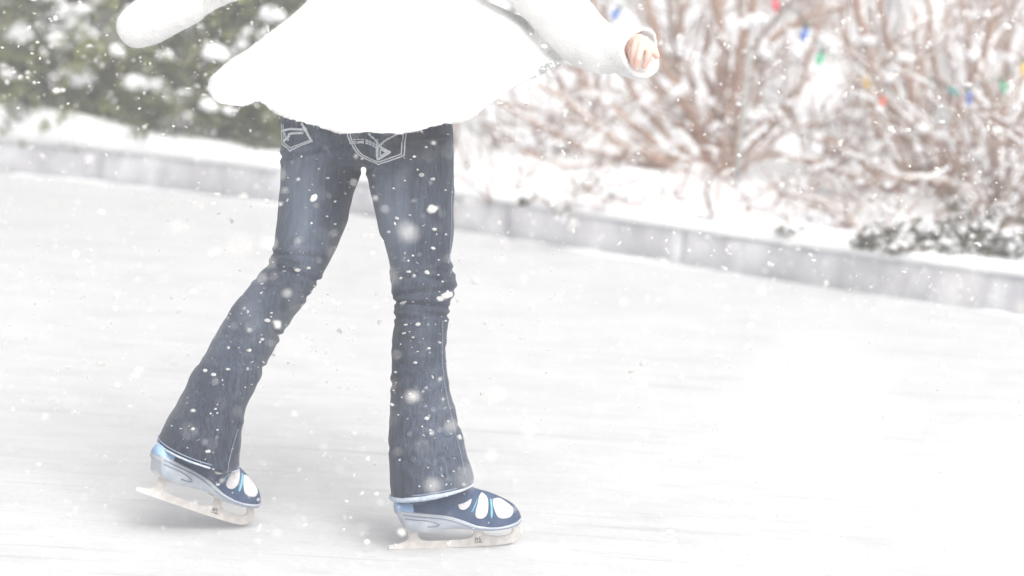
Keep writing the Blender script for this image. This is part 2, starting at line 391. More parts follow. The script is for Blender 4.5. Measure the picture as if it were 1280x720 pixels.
# the larger clumps of snow that the shrubs carry, each on its own shrub
big = [(97, 92, .06, 1), (28, 42, .055, 1), (80, 15, .05, 1), (170, 103, .042, 2), (198, 106, .038, 2), (215, 121, .03, 2), (231, 117, .025, 2), (260, 130, .035, 3), (285, 137, .02, 3),
       (268, 66, .045, 3), (125, 60, .035, 1), (145, 62, .03, 2), (75, 57, .035, 1), (10, 92, .03, 1), (4, 138, .05, 1), (117, 45, .04, 1), (340, 18, .04, 3), (330, 45, .035, 3), (205, 68, .03, 2), (60, 35, .04, 1), (95, 38, .05, 1)]
rg = random.Random(5)
for px, py, r, k in big:
    o = hedges[k][0]; cy = o.location.y - .68
    clump(hedges[k][1], P(px, py, cy), r * 1.15, rg, .75)
    clump(hedges[k][1], P(px + r * 200, py + 4, cy), r * .7, rg, .7)
for (t, mb) in hedges: tag(mb.build('snow_load', M['snow'], t), kind='stuff')

# ------------------------------------------------------------------ bare shrubs
def grow(mb, sn, p, d, L, r, rg, depth, sag=.0, tip=.35, snow=.6, wob=.22, kids=4, nseg=7):
    path = [p.copy()]; rad = [r]; q = p.copy(); d = d.normalized()
    for i in range(nseg):
        d = (d + Vector((rg.gauss(0, wob), rg.gauss(0, wob), rg.gauss(0, wob * .8) - sag)) * .6).normalized()
        q = q + d * L / nseg
        path.append(q.copy()); rad.append(r * (1 - (1 - tip) * (i + 1) / nseg))
    limb(mb, sn, path, rad, rg, snow)
    if depth > 0:
        for k in range(kids):
            i = rg.randint(1, nseg); base = path[i]; a = (path[i] - path[i - 1]).normalized()
            nd = (a + Vector((rg.gauss(0, .75), rg.gauss(0, .75), rg.gauss(.15, .5)))).normalized()
            grow(mb, sn, base, nd, L * rg.uniform(.35, .65), rad[i] * rg.uniform(.5, .75), rg, depth - 1, sag, tip, snow, wob, max(2, kids - 1), max(4, nseg - 2))
def limb(mb, sn, path, rad, rg, snow):
    mb.tube(path, rad, 7 if rad[0] > .012 else 4)
    if snow > 0 and rad[0] > .004:
        for q in range(rg.choice([0, 0, 1, 1, 2])):
            k = rg.randint(1, len(path) - 1); rr_ = min(.045, rad[k] * rg.uniform(1.8, 4.5) + .006); clump(sn, path[k] + Vector((0, 0, rad[k] * .5 + rr_ * .4)), rr_, rg, .65, ICO1)
    i = 0
    while i < len(path) - 1:               # snow lies along the upper side of the flatter stretches
        a = (path[i + 1] - path[i]).normalized()
        if abs(a.z) < .84 and rg.random() < snow:
            j = min(len(path) - 1, i + rg.randint(1, 3))
            pp = []; rr = []
            for k in range(i, j + 1):
                rs = max(rad[k] * .85, .0045) * rg.uniform(.7, 1.7)
                pp.append(path[k] + Vector((0, 0, rad[k] * .55 + rs * .45))); rr.append(rs)
            rr[0] *= .5; rr[-1] *= .4
            if len(pp) > 1: sn.tube(pp, rr, 5)
            i = j
        else: i += 1
def shrub(c, label, seed, stems, L, r, spread=.8, depth=2, kids=4, snow=.6, group=None, material='bark', explicit=(), sag=0, cat='shrub', name='bare_shrub'):
    rg = random.Random(seed); base = Vector((c.x, c.y, tz(c) - .04))
    t = empty(name, base, label, cat, group); mb = MB(); sn = MB()
    for pl, r1, r2, dj in explicit:
        n = len(pl); yo = 0; pts = []
        for i, (px, py) in enumerate(pl):
            pts.append(P(px, py, c.y + dj * i / (n - 1)))
        pts = [Vector(v) for v in smoothpath(pts, 3)]
        pts = [p_ + Vector((rg.gauss(0, .006), rg.gauss(0, .008), rg.gauss(0, .006))) for p_ in pts]
        rad = [r1 + (r2 - r1) * i / (len(pts) - 1) for i in range(len(pts))]
        rad = [x_ * (1 + rg.uniform(-.15, .15)) for x_ in rad]
        limb(mb, sn, pts, rad, rg, snow)
        for k in range(int(kids * 1.5)):
            i = rg.randint(2, len(pts) - 1); a = (pts[i] - pts[i - 1]).normalized()
            grow(mb, sn, pts[i], (a + Vector((rg.gauss(0, .7), rg.gauss(0, .7), rg.gauss(.1, .5)))), rg.uniform(.2, .5), rad[i] * .55, rg, 1, sag, .35, snow, kids=3, nseg=5)
    for i in range(stems):
        a = rg.uniform(0, 6.28); s_ = rg.uniform(.15, 1) * spread
        d = Vector((math.cos(a) * s_, math.sin(a) * s_, 1))
        grow(mb, sn, base + Vector((math.cos(a), math.sin(a), 0)) * .04, d, L * rg.uniform(.7, 1.1), r * rg.uniform(.6, 1), rg, depth, sag, .35, snow, kids=kids)
    mb.build('branches', M[material], t); 
    if sn.v: tag(sn.build('snow_load', M['snow'], t), kind='stuff')
    return t
def gp(px, py, z=.22):
    p = G(px, py, z); return Vector((p.x, p.y, 0))
c1 = gp(903, 218)
ex1 = [([(893, 222), (884, 190), (893, 150), (905, 110), (903, 60), (896, 0), (890, -60)], .036, .022, .1),
       ([(905, 222), (905, 180), (915, 130), (924, 80), (934, 30), (945, -20), (955, -80)], .034, .018, -.1),
       ([(885, 215), (872, 170), (850, 120), (830, 80), (815, 30), (800, -30)], .022, .012, .15),
       ([(890, 215), (850, 205), (800, 165), (760, 130), (722, 92), (690, 62), (640, 40)], .024, .009, .1),
       ([(886, 222), (845, 212), (815, 196), (785, 188), (745, 160), (700, 120), (660, 105)], .020, .007, -.1),
       ([(912, 215), (918, 190), (935, 165), (965, 150), (1005, 158), (1040, 150)], .016, .007, .1),
       ([(915, 222), (935, 205), (965, 193), (1000, 200), (1040, 190), (1075, 160)], .016, .007, -.15),
       ([(897, 215), (905, 150), (925, 110), (950, 70), (975, 40), (1030, 15), (1050, 12)], .022, .010, .1),
       ([(900, 220), (880, 185), (868, 150), (862, 100), (850, 60), (858, 0)], .02, .012, .3),
       ([(900, 218), (915, 185), (905, 140), (880, 90), (885, 40), (905, 0)], .026, .014, .25),
       ([(900, 225), (870, 234), (820, 230), (765, 214), (705, 204), (650, 186)], .014, .006, -.3), ([(908, 226), (950, 236), (1005, 228), (1050, 236), (1100, 226)], .013, .006, -.3),
       ([(892, 215), (845, 178), (795, 120), (765, 60), (742, 0), (735, -40)], .020, .010, .2), ([(884, 218), (805, 205), (725, 182), (645, 142), (590, 110)], .017, .007, .1),
       ([(886, 224), (840, 240), (790, 236), (740, 246)], .010, .004, -.45), ([(914, 224), (940, 252), (985, 262), (1020, 256)], .010, .004, -.45),
       ([(905, 218), (945, 180), (990, 120), (1015, 60), (1030, 0)], .018, .010, .3)]
shrub(c1, 'large bare shrub with thick reddish brown trunks beside the grey stake', 11, 4, 1.0, .014, 1.1, 1, 3, .36, 'bare snowy shrubs behind the kerb', explicit=ex1, name='bare_shrub')
c2 = gp(1172, 246)
ex2 = [([(1165, 250), (1150, 215), (1120, 160), (1100, 115), (1082, 60), (1070, 0), (1062, -50)], .026, .014, .1),
       ([(1172, 250), (1162, 200), (1140, 130), (1125, 80), (1108, 40), (1100, 0)], .02, .012, -.1),
       ([(1178, 250), (1180, 190), (1200, 130), (1222, 80), (1240, 30), (1252, -40)], .022, .012, .1),
       ([(1182, 250), (1210, 215), (1240, 180), (1262, 130), (1280, 90), (1300, 40)], .02, .01, .2),
       ([(1165, 248), (1125, 240), (1090, 215), (1070, 190), (1050, 180), (1020, 175)], .016, .007, -.1),
       ([(1160, 240), (1130, 215), (1100, 170), (1085, 130), (1095, 90), (1130, 60), (1150, 20)], .015, .008, .1),
       ([(1180, 250), (1215, 240), (1250, 238), (1290, 215), (1330, 205)], .018, .009, -.2),
       ([(1164, 252), (1120, 264), (1060, 256), (1005, 246)], .012, .005, -.3), ([(1182, 254), (1225, 270), (1290, 264)], .012, .006, -.25), ([(1168, 250), (1140, 228), (1090, 232), (1040, 205), (1000, 200)], .015, .006, -.1),
       ([(1178, 248), (1195, 200), (1190, 140), (1165, 80), (1160, 20), (1150, -30)], .018, .010, .1), ([(1184, 250), (1225, 200), (1280, 160), (1330, 140)], .018, .009, .05)]
shrub(c2, 'bare brown shrub with fanning stems hung with coloured bulbs at the right', 12, 6, 1.0, .014, 1.1, 1, 3, .36, 'bare snowy shrubs behind the kerb', explicit=ex2)
others = [(690, 190, 21, 14, .75, .007, 1.6, .10, 'low thicket of fine arching twigs right behind the sweater hem'),
          (750, 205, 22, 8, .5, .006, 1.9, .10, 'low fine twiggy shrub at the left foot of the thick trunks'),
          (640, 180, 23, 14, .8, .007, 1.3, .08, 'fine twiggy shrub half hidden by the right leg of the jeans'),
          (1030, 215, 24, 16, .7, .008, 1.5, .06, 'low snowy twig shrub between the two big bare shrubs'),
          (1262, 262, 25, 18, .9, .009, 1.1, .05, 'dense twiggy shrub at the right edge of the picture'),
          (625, 226, 31, 9, .40, .005, 1.8, .08, 'low fine twigs just above the kerb, right beside the jeans'), (700, 238, 32, 9, .36, .005, 1.8, .08, 'low fine twigs near the kerb below the right sleeve'),
          (830, 248, 33, 8, .32, .005, 1.8, .08, 'low fine twigs near the kerb left of the thick trunks'), (960, 252, 34, 8, .34, .005, 1.8, .08, 'low fine twigs near the kerb right of the thick trunks'),
          (1060, 268, 35, 9, .34, .005, 1.8, .08, 'low fine twigs near the kerb left of the fanning shrub'), (1140, 268, 36, 9, .34, .005, 1.8, .08, 'low fine twigs near the kerb under the fanning shrub'),
          (780, 246, 41, 9, .32, .005, 1.9, .09, 'small fine twigs just behind the kerb below the long arching branches'), (900, 258, 42, 9, .32, .005, 1.9, .09, 'small fine twigs just behind the kerb in front of the thick trunks'),
          (1010, 270, 43, 9, .32, .005, 1.9, .09, 'small fine twigs just behind the kerb midway between the two big shrubs'), (1100, 276, 44, 11, .34, .006, 1.7, .09, 'twig tangle just behind the kerb left of the fanning shrub'),
          (1225, 274, 37, 12, .38, .006, 1.5, .08, 'low tangle of twigs near the kerb under the dense shrub'),
          (1370, 270, 26, 16, 1.0, .010, 1.0, .05, 'bare shrub just beyond the right edge of the picture')]
for px, py, sd_, st, L, r, sp, sag, lab in others:
    shrub(gp(px, py), lab, sd_, int(st * .7), L, r * 1.6, sp, 1, 3, .28 if 31 <= sd_ <= 44 else .45, 'bare snowy shrubs behind the kerb', 'bark2', sag=sag)
# back row
for i, (px, py, lab) in enumerate([(560, 105, 'hidden behind the right side of the sweater'), (735, 92, 'just below the right sleeve'), (862, 100, 'left of the thick trunks'), (945, 78, 'behind the grey stake'),
    (1065, 100, 'below the yellow bulb'), (1180, 84, 'behind the tall snow-buried bush'), (1265, 125, 'below the right-hand green bulb'), (1390, 165, 'beyond the right edge of the picture'),
    (830, 56, 'deep above the right hand'), (1110, 56, 'deep above the yellow bulb'), (1250, 60, 'deep above the right-hand green bulb'), (1010, 50, 'deep behind the stake-side blue bulb')]):
    c = gp(px, py, .5)
    shrub(c, 'blurred brown bare bush in the back row, ' + lab, 40 + i, 5, 1.4, .021, .7, 1, 3, .3, 'blurred back row of brown bushes', 'bark2', name='brown_bush')
# far-off brush, reads as one mass
mb = MB(); sn = MB(); rg = random.Random(77)
for i in range(110):
    x = rg.uniform(-9, 10); s = rg.uniform(13, 19); p = Vector((x, ky(x) + s, 0)); p.z = tz(p) - .05
    for k in range(3):
        grow(mb, sn, p + Vector((rg.uniform(-.2, .2), rg.uniform(-.2, .2), 0)), Vector((rg.gauss(0, .35), rg.gauss(0, .35), 1)), rg.uniform(1.2, 2.4), rg.uniform(.012, .026), rg, 1, 0, .3, 0, kids=4, nseg=5)
tag(mb.build('far_brush', M['bark2']), 'far brown brush filling the top of the picture', 'brush', kind='stuff')

# snow-buried mounds among the shrubs
def mound(px, py, zc, dY, rx, ry, rz, lab, seed):
    rg = random.Random(seed); c = gp(px, py); c.y += dY; z0 = tz(c)
    t = empty('snow_covered_bush', (c.x, c.y, z0 - .05), lab, 'shrub', 'small bushes buried in snow')
    Vt, Ft = ICO3; mb = MB(); pts = []
    for v in Vt:
        d = Vector(v); k = 1 + .28 * noise.noise(d * 2.2 + Vector((seed * 3.1, 0, 0))) + .14 * noise.noise(d * 6 + Vector((0, seed, 0)))
        pts.append((c.x + d.x * rx * k, c.y + d.y * ry * k, z0 + max(-.05, rz * .35 + d.z * rz * .65 * k)))
    mb.add(pts, Ft)
    for i in range(16):
        a = rg.uniform(0, 6.28); q = rg.uniform(.3, .9)
        clump(mb, (c.x + math.cos(a) * rx * q, c.y + math.sin(a) * ry * q, z0 + rz * rg.uniform(.45, .95)), rg.uniform(.04, .08), rg, .7)
    mb.build('snow_load', M['snow'], t)
    mb = MB(); sn = MB()
    for i in range(26):
        a = rg.uniform(0, 6.28)
        grow(mb, sn, Vector((c.x + math.cos(a) * rx * .5, c.y + math.sin(a) * ry * .5, z0)), Vector((math.cos(a) * .8, math.sin(a) * .8, 1)), rz * 1.35, .005, rg, 1, .03, .4, .5, kids=3, nseg=5)
    mb.build('twigs', M['bark2'], t)
mound(1000, 185, 0, .35, .22, .2, .46, 'round bush buried in snow right of the grey stake', 3)
mound(1165, 190, 0, .9, .17, .18, .72, 'tall narrow bush buried in snow behind the right-hand bare shrub', 5)
mound(1085, 215, 0, .2, .14, .14, .22, 'small low snow lump between the two big bare shrubs', 8)
mound(1225, 190, 0, .5, .13, .14, .42, 'snow-laden bush behind the blue and green bulbs', 9)

# low ground plants poking through the snow by the kerb
def lowplant(px, py, n, rad, lab, seed, snowy=.5):
    rg = random.Random(seed); c = gp(px, py, .2); z0 = tz(c)
    t = empty('ground_plant', (c.x, c.y, z0 - .02), lab, 'plant', 'low plants poking through the snow by the kerb')
    mb = MB(); sn = MB()
    for i in range(n):
        a = rg.uniform(0, 6.28); q = rad * math.sqrt(rg.random()); b0 = Vector((c.x + math.cos(a) * q * 1.6, c.y + math.sin(a) * q, 0)); b0.z = tz(b0) + rg.uniform(-.01, .02 + rad * .45) * (.4 + noise.noise(b0 * 9) ** 2 * 4)
        dr = Vector((rg.gauss(0, .7), rg.gauss(0, .7), rg.uniform(.1, 1))).normalized(); sd_ = dr.cross(Vector((rg.uniform(-1, 1), rg.uniform(-1, 1), 1))).normalized()
        l = rg.uniform(.02, .045); w_ = l * .33
        mb.add([b0, b0 + dr * l * .5 + sd_ * w_, b0 + dr * l, b0 + dr * l * .5 - sd_ * w_], [(0, 1, 2, 3)])
        if rg.random() < snowy * .2: clump(sn, b0 + Vector((0, 0, .025)), rg.uniform(.006, .026), rg, .5, ICO1)
    mb.build('leaves', M['leaf2'], t, smooth=False)
    if sn.v: tag(sn.build('snow_load', M['snow'], t), kind='stuff')
for i, a in enumerate([(1120, 302, 300, .10, 'patch of dark leaves by the kerb at the foot of the right-hand bare shrub'), (1185, 300, 420, .13, 'widest patch of dark leaves by the kerb, below the fanning shrub'),
          (1250, 310, 620, .17, 'dark brown-green leaves by the kerb at the right edge'), (1330, 322, 400, .15, 'dark leaves by the kerb just beyond the right edge'),
          (657, 248, 22, .022, 'small dark leaf tuft in the snow just right of the jeans'), (765, 250, 22, .022, 'small dark leaf tuft by the kerb left of the thick trunks'),
          (985, 286, 22, .03, 'small leaf tuft by the kerb between the two big bare shrubs'),
          (1260, 275, 500, .16, 'leafy tangle under the dense shrub at the right edge')]):
    lowplant(*a, 100 + i)

# thin grey stake
pb = P(924, 190, c1.y - .25); st = empty('garden_stake', (pb.x, pb.y, tz(pb)), 'thin grey metal stake capped with snow in front of the thick trunks', 'stake')
top = P(932, 30, c1.y - .25); bot = Vector((pb.x, pb.y, tz(pb) - .05)); top.x = pb.x + .012
mb = MB(); mb.tube([bot, bot.lerp(top, .5), top], .0095, 10); mb.build('rod', M['steel'], st)
mb = MB(); ax = Vector((1, 0, .1))
mb.tube([top - ax * .03, top, top + ax * .05], [.009, .012, .009], 8); mb.build('hook', M['steel'], st)
mb = MB(); rg = random.Random(2)
for dx, dz, r in [(-.035, .0, .025), (0, .02, .03), (.035, .025, .028), (.012, .0, .022)]: clump(mb, top + Vector((dx, 0, dz)), r, rg, .7)
mb.build('snow_cap', M['snow'], st)

# light strings
def lstring(bulbs, Y, lab, extra=()):
    p0 = P(*bulbs[0][:2], Y); t = empty('light_string', p0, lab, 'string lights', 'strings of coloured bulbs in the shrubs')
    pts = []
    for i, (px, py, colr, ang) in enumerate(bulbs):
        pts.append((px, py - 9, Y + rnd.uniform(-.02, .02)))
    allp = [(*extra[0], Y)] + pts + [(*extra[1], Y)] if extra else pts
    path = [P(a, b, y_) for a, b, y_ in smoothpath(allp, 6)]
    for i in range(len(path)): path[i].z -= .008 * math.sin(i * 1.1)
    mb = MB(); mb.tube(path, .0022, 5); mb.build('wire', M['wire'], t)
    for (px, py, colr, ang), (qx, qy, qY) in zip(bulbs, pts):
        a = P(qx, qy, qY); dv = Vector((math.sin(R(ang)), -.15, -math.cos(R(ang)))).normalized()
        rg_ = [(.0, .006), (.004, .010), (.012, .0135), (.024, .015), (.036, .0125), (.046, .008), (.053, .003), (.055, .0005)]
        b = MB(); b.tube([a + dv * (.018 + u) for u, _ in rg_], [r_ for _, r_ in rg_], 12)
        o = b.build('bulb', M[colr], t); o['label'] = colr + ' bulb'
        s_ = MB(); s_.tube([a, a + dv * .02], .009, 10); k = s_.build('socket', M['wire'], None)
        k.parent = o; k.data.transform(Matrix.Translation(-Vector(t.location)))
Yb = c2.y - .48
lstring([(968, 2, 'red', 10), (1008, 39, 'blue', -8), (1029, 70, 'green', -15), (1082, 97, 'yellow', 12), (1102, 120, 'orange', 8)], Yb, 'string with red, blue, green, yellow and orange bulbs left of the fanning shrub', ((930, -30), (1135, 125)))
lstring([(1180, 116, 'teal', 60), (1211, 118, 'blue', 5), (1251, 106, 'green', 20), (1281, 82, 'yellow', 0)], Yb + .05, 'string with teal, blue, green and yellow bulbs at the right edge', ((1150, 95), (1320, 60)))
lstring([(724, -12, 'green', 0), (776, 16, 'blue', -30)], c1.y - .1, 'string with a blue bulb just above the right cuff', ((690, -40), (835, -20)))

# ------------------------------------------------------------------ the skater
rtail = G(486, 687); YF = rtail.y
per = empty('person', (P(520, 600, .05).x, .05, 0), 'person skating in flaring white fluffy sweater, bootcut jeans and blue skates, arms out', 'person')
def sk(x, y): return ((x - 125) * .351 / 1000, (662 - .044 * (x - 125) - y) * .33 / 1000)
def interp(tab, x):
    xs_ = [t[0] for t in tab]; return float(np.interp(x, xs_, [t[1] for t in tab]))
soletop = [sk(*p) for p in [(160, 384), (230, 388), (300, 393), (380, 398), (450, 406), (510, 419), (560, 435), (600, 450), (640, 464), (720, 473), (790, 470), (850, 458), (910, 442), (955, 420)]]
solebot = [sk(*p) for p in [(180, 430), (198, 480), (215, 512), (290, 525), (360, 520), (420, 508), (500, 496), (570, 496), (640, 502), (720, 504), (800, 497), (870, 486), (930, 470), (955, 440)]]
uptop = [sk(*p) for p in [(160, 335), (230, 318), (300, 270), (450, 200), (560, 210), (640, 238), (690, 256), (740, 268), (800, 290), (870, 322), (915, 352), (940, 385), (955, 418)]]
hw = [(0.010, .020), (.02, .027), (.04, .032), (.08, .034), (.12, .034), (.17, .040), (.22, .044), (.255, .041), (.275, .033), (.288, .020), (.2925, .006)]
def skate(world, lean=0.0):
    upv_ = MB(); us = np.concatenate([np.linspace(.0128, .25, 46), np.linspace(.254, .2912, 16)]); rings = []
    def sect(u):
        b = interp(soletop, u) - .004; t = max(b + .004, interp(uptop, u)); return b, t, interp(hw, u)
    def near(u, z, off=0.0):                # half width of the shell at a height
        b, t, h_ = sect(u); q = min(1, max(0, (z - b) / (t - b)))
        return h_ * (1 - q ** 2.6) ** .5 * (1 - .15 * q) + off
    for u in us:
        b, t, h_ = sect(u); r = []
        for k in range(24):
            a = math.pi * k / 23; q = math.sin(a)      # over the top from one side to the other
            z = b + (t - b) * (1 - abs(math.cos(a)) ** 2.2) ** (1 / 1.5)
            v = near(u, z) if a < math.pi / 2 else -near(u, z)
            if 0 < k < 23 and abs(v) < 1e-4: v = 0
            r.append((u, v, z))
        rings.append(r)
    upv_.loft(rings)
    o = mk('ice_skate', upv_.v, upv_.f, M['navy'], per, True, True); o.matrix_local = Matrix.Translation(-Vector(per.location)) @ world
    # sole with a small lip
    mb = MB(); rings = []
    for u in np.linspace(.0135, .291, 70):
        b, t = interp(solebot, u), interp(soletop, u); h_ = interp(hw, u) + .003; b = min(b, t - .002); hb = h_ * .86
        rings.append([(u, h_, t), (u, h_ + .001, t - .002), (u, (h_ + hb) / 2 + .002, (t + b) / 2), (u, hb, b + .001), (u, hb - .003, b), (u, -hb + .003, b), (u, -hb, b + .001), (u, -(h_ + hb) / 2 - .002, (t + b) / 2), (u, -h_ - .001, t - .002), (u, -h_, t)])
    mb.loft(rings); s_ = mb.build('sole', M['solegrey'], o, True, True)
    def solew(u, z):
        b, t = interp(solebot, u), interp(soletop, u); q = min(1, max(0, (z - b) / max(1e-4, t - b))); return (interp(hw, u) + .0045) * (.88 + .12 * q) + .001
    mb = MB()
    for sgn in (1, -1):
        for ln in ([(190, 432), (260, 436), (330, 440), (380, 452), (405, 466), (380, 478), (330, 480)], [(178, 408), (300, 416), (420, 424), (520, 446), (600, 474), (700, 486), (820, 478), (920, 456)]):
            pts = [sk(*p) for p in ln]; pts = smoothpath(pts, 4)
            mb.tube([(u, sgn * solew(u, z), z) for u, z in pts], .0011, 5)
    mb.build('groove', M['groove'], o, True, True)
    def patch(name, poly, matl, off):
        P2 = [sk(*p) for p in poly]; P2 = smoothpath(P2 + [P2[0]], 5)[:-1]
        cu = sum(p[0] for p in P2) / len(P2); cz = sum(p[1] for p in P2) / len(P2)
        for sgn in (1, -1):
            rr = []; mb = MB()
            for f_, o_ in ((1, -.002), (1, off * .7), (.93, off), (.7, off), (.45, off), (.2, off), (.02, off)):
                rr.append([(cu + (p[0] - cu) * f_, sgn * near(cu + (p[0] - cu) * f_, cz + (p[1] - cz) * f_, o_), cz + (p[1] - cz) * f_) for p in P2])
            mb.loft(rr, False); mb.build(name, matl, o, True, True)
    mb = MB(); rings = []                   # pale panel wrapped round the heel
    for u in np.linspace(.0118, .041, 12):
        b, t, h_ = sect(max(u, .0128)); r = []
        for k in range(24):
            a = math.pi * k / 23; z = b + (t - b) * (1 - abs(math.cos(a)) ** 2.2) ** (1 / 1.5); v = near(max(u, .0128), z) + .0013
            r.append((u, v if a < math.pi / 2 else -v, z + .001 * math.sin(a)))
        rings.append(r)
    mb.loft(rings); mb.build('heel_panel', M['ltblue'], o, True, True)
    for poly in ([(520, 332), (560, 320), (608, 296), (590, 340), (560, 362), (532, 358)], [(690, 262), (716, 290), (714, 345), (700, 395), (668, 418), (635, 408), (632, 370), (648, 320), (664, 280)],
                 [(752, 300), (800, 298), (850, 324), (886, 360), (868, 398), (825, 414), (780, 408), (758, 375), (748, 335)]):
        patch('lining_panel', poly, M['lining'], .0018)
    for poly in ([(648, 290), (626, 330), (610, 362), (600, 376), (610, 372), (628, 340), (646, 300)][::-1], [(730, 300), (728, 350), (726, 405), (736, 405), (741, 350), (740, 300)]):
        patch('strap', poly, M['cyan'], .0035)
    # ankle shaft inside the trouser leg
    mb = MB(); rings = []
    for z, cx, ru, rv in [(.09, .058, .036, .026), (.12, .062 + lean * .05, .036, .031), (.15, .064 + lean * .08, .034, .031), (.17, .066 + lean * .1, .03, .03)]:
        rings.append([(cx + math.cos(a) * ru, math.sin(a) * rv, z) for a in np.linspace(0, 2 * math.pi, 24, endpoint=False)])
    mb.loft(rings); mb.build('ankle_shaft', M['navy'], o, True, True)
    # blade: outline with two windows, given thickness
    top = [sk(*p) for p in [(122, 636), (180, 625), (225, 608), (243, 585), (246, 515), (300, 515), (303, 565), (320, 590), (360, 601), (480, 598), (600, 588), (648, 572), (662, 545), (664, 495), (718, 495), (722, 535), (745, 558), (800, 567), (870, 562), (905, 545), (912, 515), (893, 485), (935, 470), (962, 510), (968, 545)]]
    top = smoothpath(top, 3); lo = [(0, 0), (.03, -.0005), (.12, -.0005), (.2, .0), (.26, .003), (.285, .010), (.2955, .025)]
    def extr(loop, h_, name, matl, par, v0=0):
        n = len(loop); bm = bmesh.new(); a = [bm.verts.new((u, v0 - h_, z)) for u, z in loop]; f = bm.faces.new(a)
        ex = bmesh.ops.extrude_face_region(bm, geom=[f]); bmesh.ops.translate(bm, vec=(0, 2 * h_, 0), verts=[x for x in ex['geom'] if isinstance(x, bmesh.types.BMVert)])
        bmesh.ops.triangulate(bm, faces=[q for q in bm.faces if len(q.verts) > 4]); bmesh.ops.recalc_face_normals(bm, faces=bm.faces)
        me = bpy.data.meshes.new(name); bm.to_mesh(me); bm.free(); me.materials.append(matl)
        q = bpy.data.objects.new(name, me); COL.objects.link(q); q.parent = par; return q
    loop = [tuple(p) for p in top] + [(u, z) for u, z in smoothpath(lo, 4)][::-1]
    bl = extr(loop, .0022, 'blade', M['blade'], o)
    for u0_, u1_ in ((.03, .085), (.175, .225)):        # mounting plates under the sole
        mb = MB()
        zt = [interp(solebot, u) for u in np.linspace(u0_, u1_, 6)]
        rings = [[(u, -.016, z + .001), (u, .016, z + .001), (u, .012, z - .0035), (u, -.012, z - .0035)] for u, z in zip(np.linspace(u0_, u1_, 6), zt)]
        mb.loft(rings); mb.build('mounting_plate', M['blade'], o, False, True)
    mb = MB()                               # small dark maker's mark etched on each side of the blade
    for sgn in (1, -1):
        def stroke(a, b, r=.0008):
            p, q = sk(*a), sk(*b); mb.tube([(p[0], sgn * .0024, p[1]), (q[0], sgn * .0024, q[1])], r, 5)
        for a, b in (((674, 598), (676, 576)), ((676, 576), (688, 598)), ((688, 598), (690, 576)), ((700, 570), (700, 586)), ((700, 586), (708, 590)), ((698, 600), (712, 600)), ((670, 608), (720, 607))): stroke(a, b)
    mb.build('mark', M['ink'], o, True, True)
    return o
yaw = R(19)
Wr = Matrix.Translation(rtail + Vector((0, 0, .001))) @ Matrix.Rotation(yaw, 4, 'Z')
skR = skate(Wr)
# trailing foot: toe on the ice, heel lifted
T = G(305, 660); LB = .285
d = ray(169, 613); oc = CAM - T; bq = d.dot(oc); cq = oc.dot(oc) - LB ** 2; disc = max(0, bq * bq - cq)
B = CAM + d * (-bq - math.sqrt(disc))
if B.z < .02: B.z = .06
ux = (T - B).normalized(); vy = Vector((0, 0, 1)).cross(ux).normalized(); wz = ux.cross(vy)
Wl = Matrix.Translation(B) @ Matrix((ux, vy, wz)).transposed().to_4x4()
skL = skate(Wl, .55)
print('SK left', B, T, disc, 'right', rtail)
aR = Wr @ Vector((.05, 0, .20)); aL = Wl @ Vector((.05, 0, .20)); YL, YR = aL.y, aR.y

# jeans
def ring(Lp, Rp, Y, ratio=1.0, n=36, sq=2.2, dy=0):
    a, b = P(*Lp, Y), P(*Rp, Y); c = (a + b) / 2; h_ = (b - a) / 2; D = Vector((0, h_.length * ratio, 0)); out = []
    for k in range(n):
        t = 2 * math.pi * k / n; cs, sn_ = math.cos(t), math.sin(t)
        out.append(c + h_ * math.copysign(abs(cs) ** (2 / sq), cs) + D * math.copysign(abs(sn_) ** (2 / sq), sn_) + Vector((0, dy, 0)))
    return out
def legrings(tab, Y0, Y1, ratio0, ratio1):
    tab = smoothpath(tab, 4); n = len(tab); out = []
    for i, (a, b, c_, d_) in enumerate(tab):
        f = i / (n - 1); out.append(ring((a, b), (c_, d_), Y0 + (Y1 - Y0) * f, ratio0 + (ratio1 - ratio0) * f))
    return out
LT = [(352, 170, 460, 175), (351, 195, 456, 200), (351, 215, 450, 219), (349, 245, 441, 247), (347.5, 270, 435, 272), (346, 290, 429, 291), (343, 312, 420, 313), (337, 330, 408, 338), (322, 346, 396, 356),
      (309, 361, 382, 377), (298, 374, 363, 402), (282, 396, 348, 424), (265, 424, 338, 447), (247, 455, 327, 467), (230, 485, 315, 492), (215, 513, 306, 518), (205, 532, 300, 548), (197, 548, 298, 587)]
RT = [(452, 175, 566, 170), (453, 198, 568, 195), (456, 215, 568, 215), (461, 235, 568.5, 235), (466, 255, 568.5, 255), (474, 282, 567.5, 280), (480, 303, 565, 303), (486, 323, 564, 323), (490, 346, 566.5, 344), (492, 362, 568, 361), (496, 374, 562, 373),
      (494, 386, 558.5, 384), (492, 405, 559.5, 405), (490, 430, 558, 430), (489, 460, 559, 460), (488, 487, 563, 487), (487, 512, 568, 511), (486.5, 540, 576, 538), (486.5, 573, 584.5, 570), (487.5, 598, 590, 590), (489, 617, 592, 603)]
HP = [ring((372, 60), (535, 60), .03, .72), ring((362, 100), (548, 100), .03, .7), ring((354, 135), (560, 135), .03, .66), ring((352, 160), (565, 160), .03, .62), ring((351, 180), (567.5, 180), .03, .58), ring((352, 198), (567.5, 198), .03, .5), ring((375, 207), (545, 207), .03, .4)]
mb = MB(); mb.loft(HP); mb.loft(legrings(LT, .04, YL + .01, 1.12, 1.0)); mb.loft(legrings(RT, .01, YR, 1.12, .95))
jeans = mb.build('jeans', M['denim'], per)
remesh(jeans, .0045, 6)
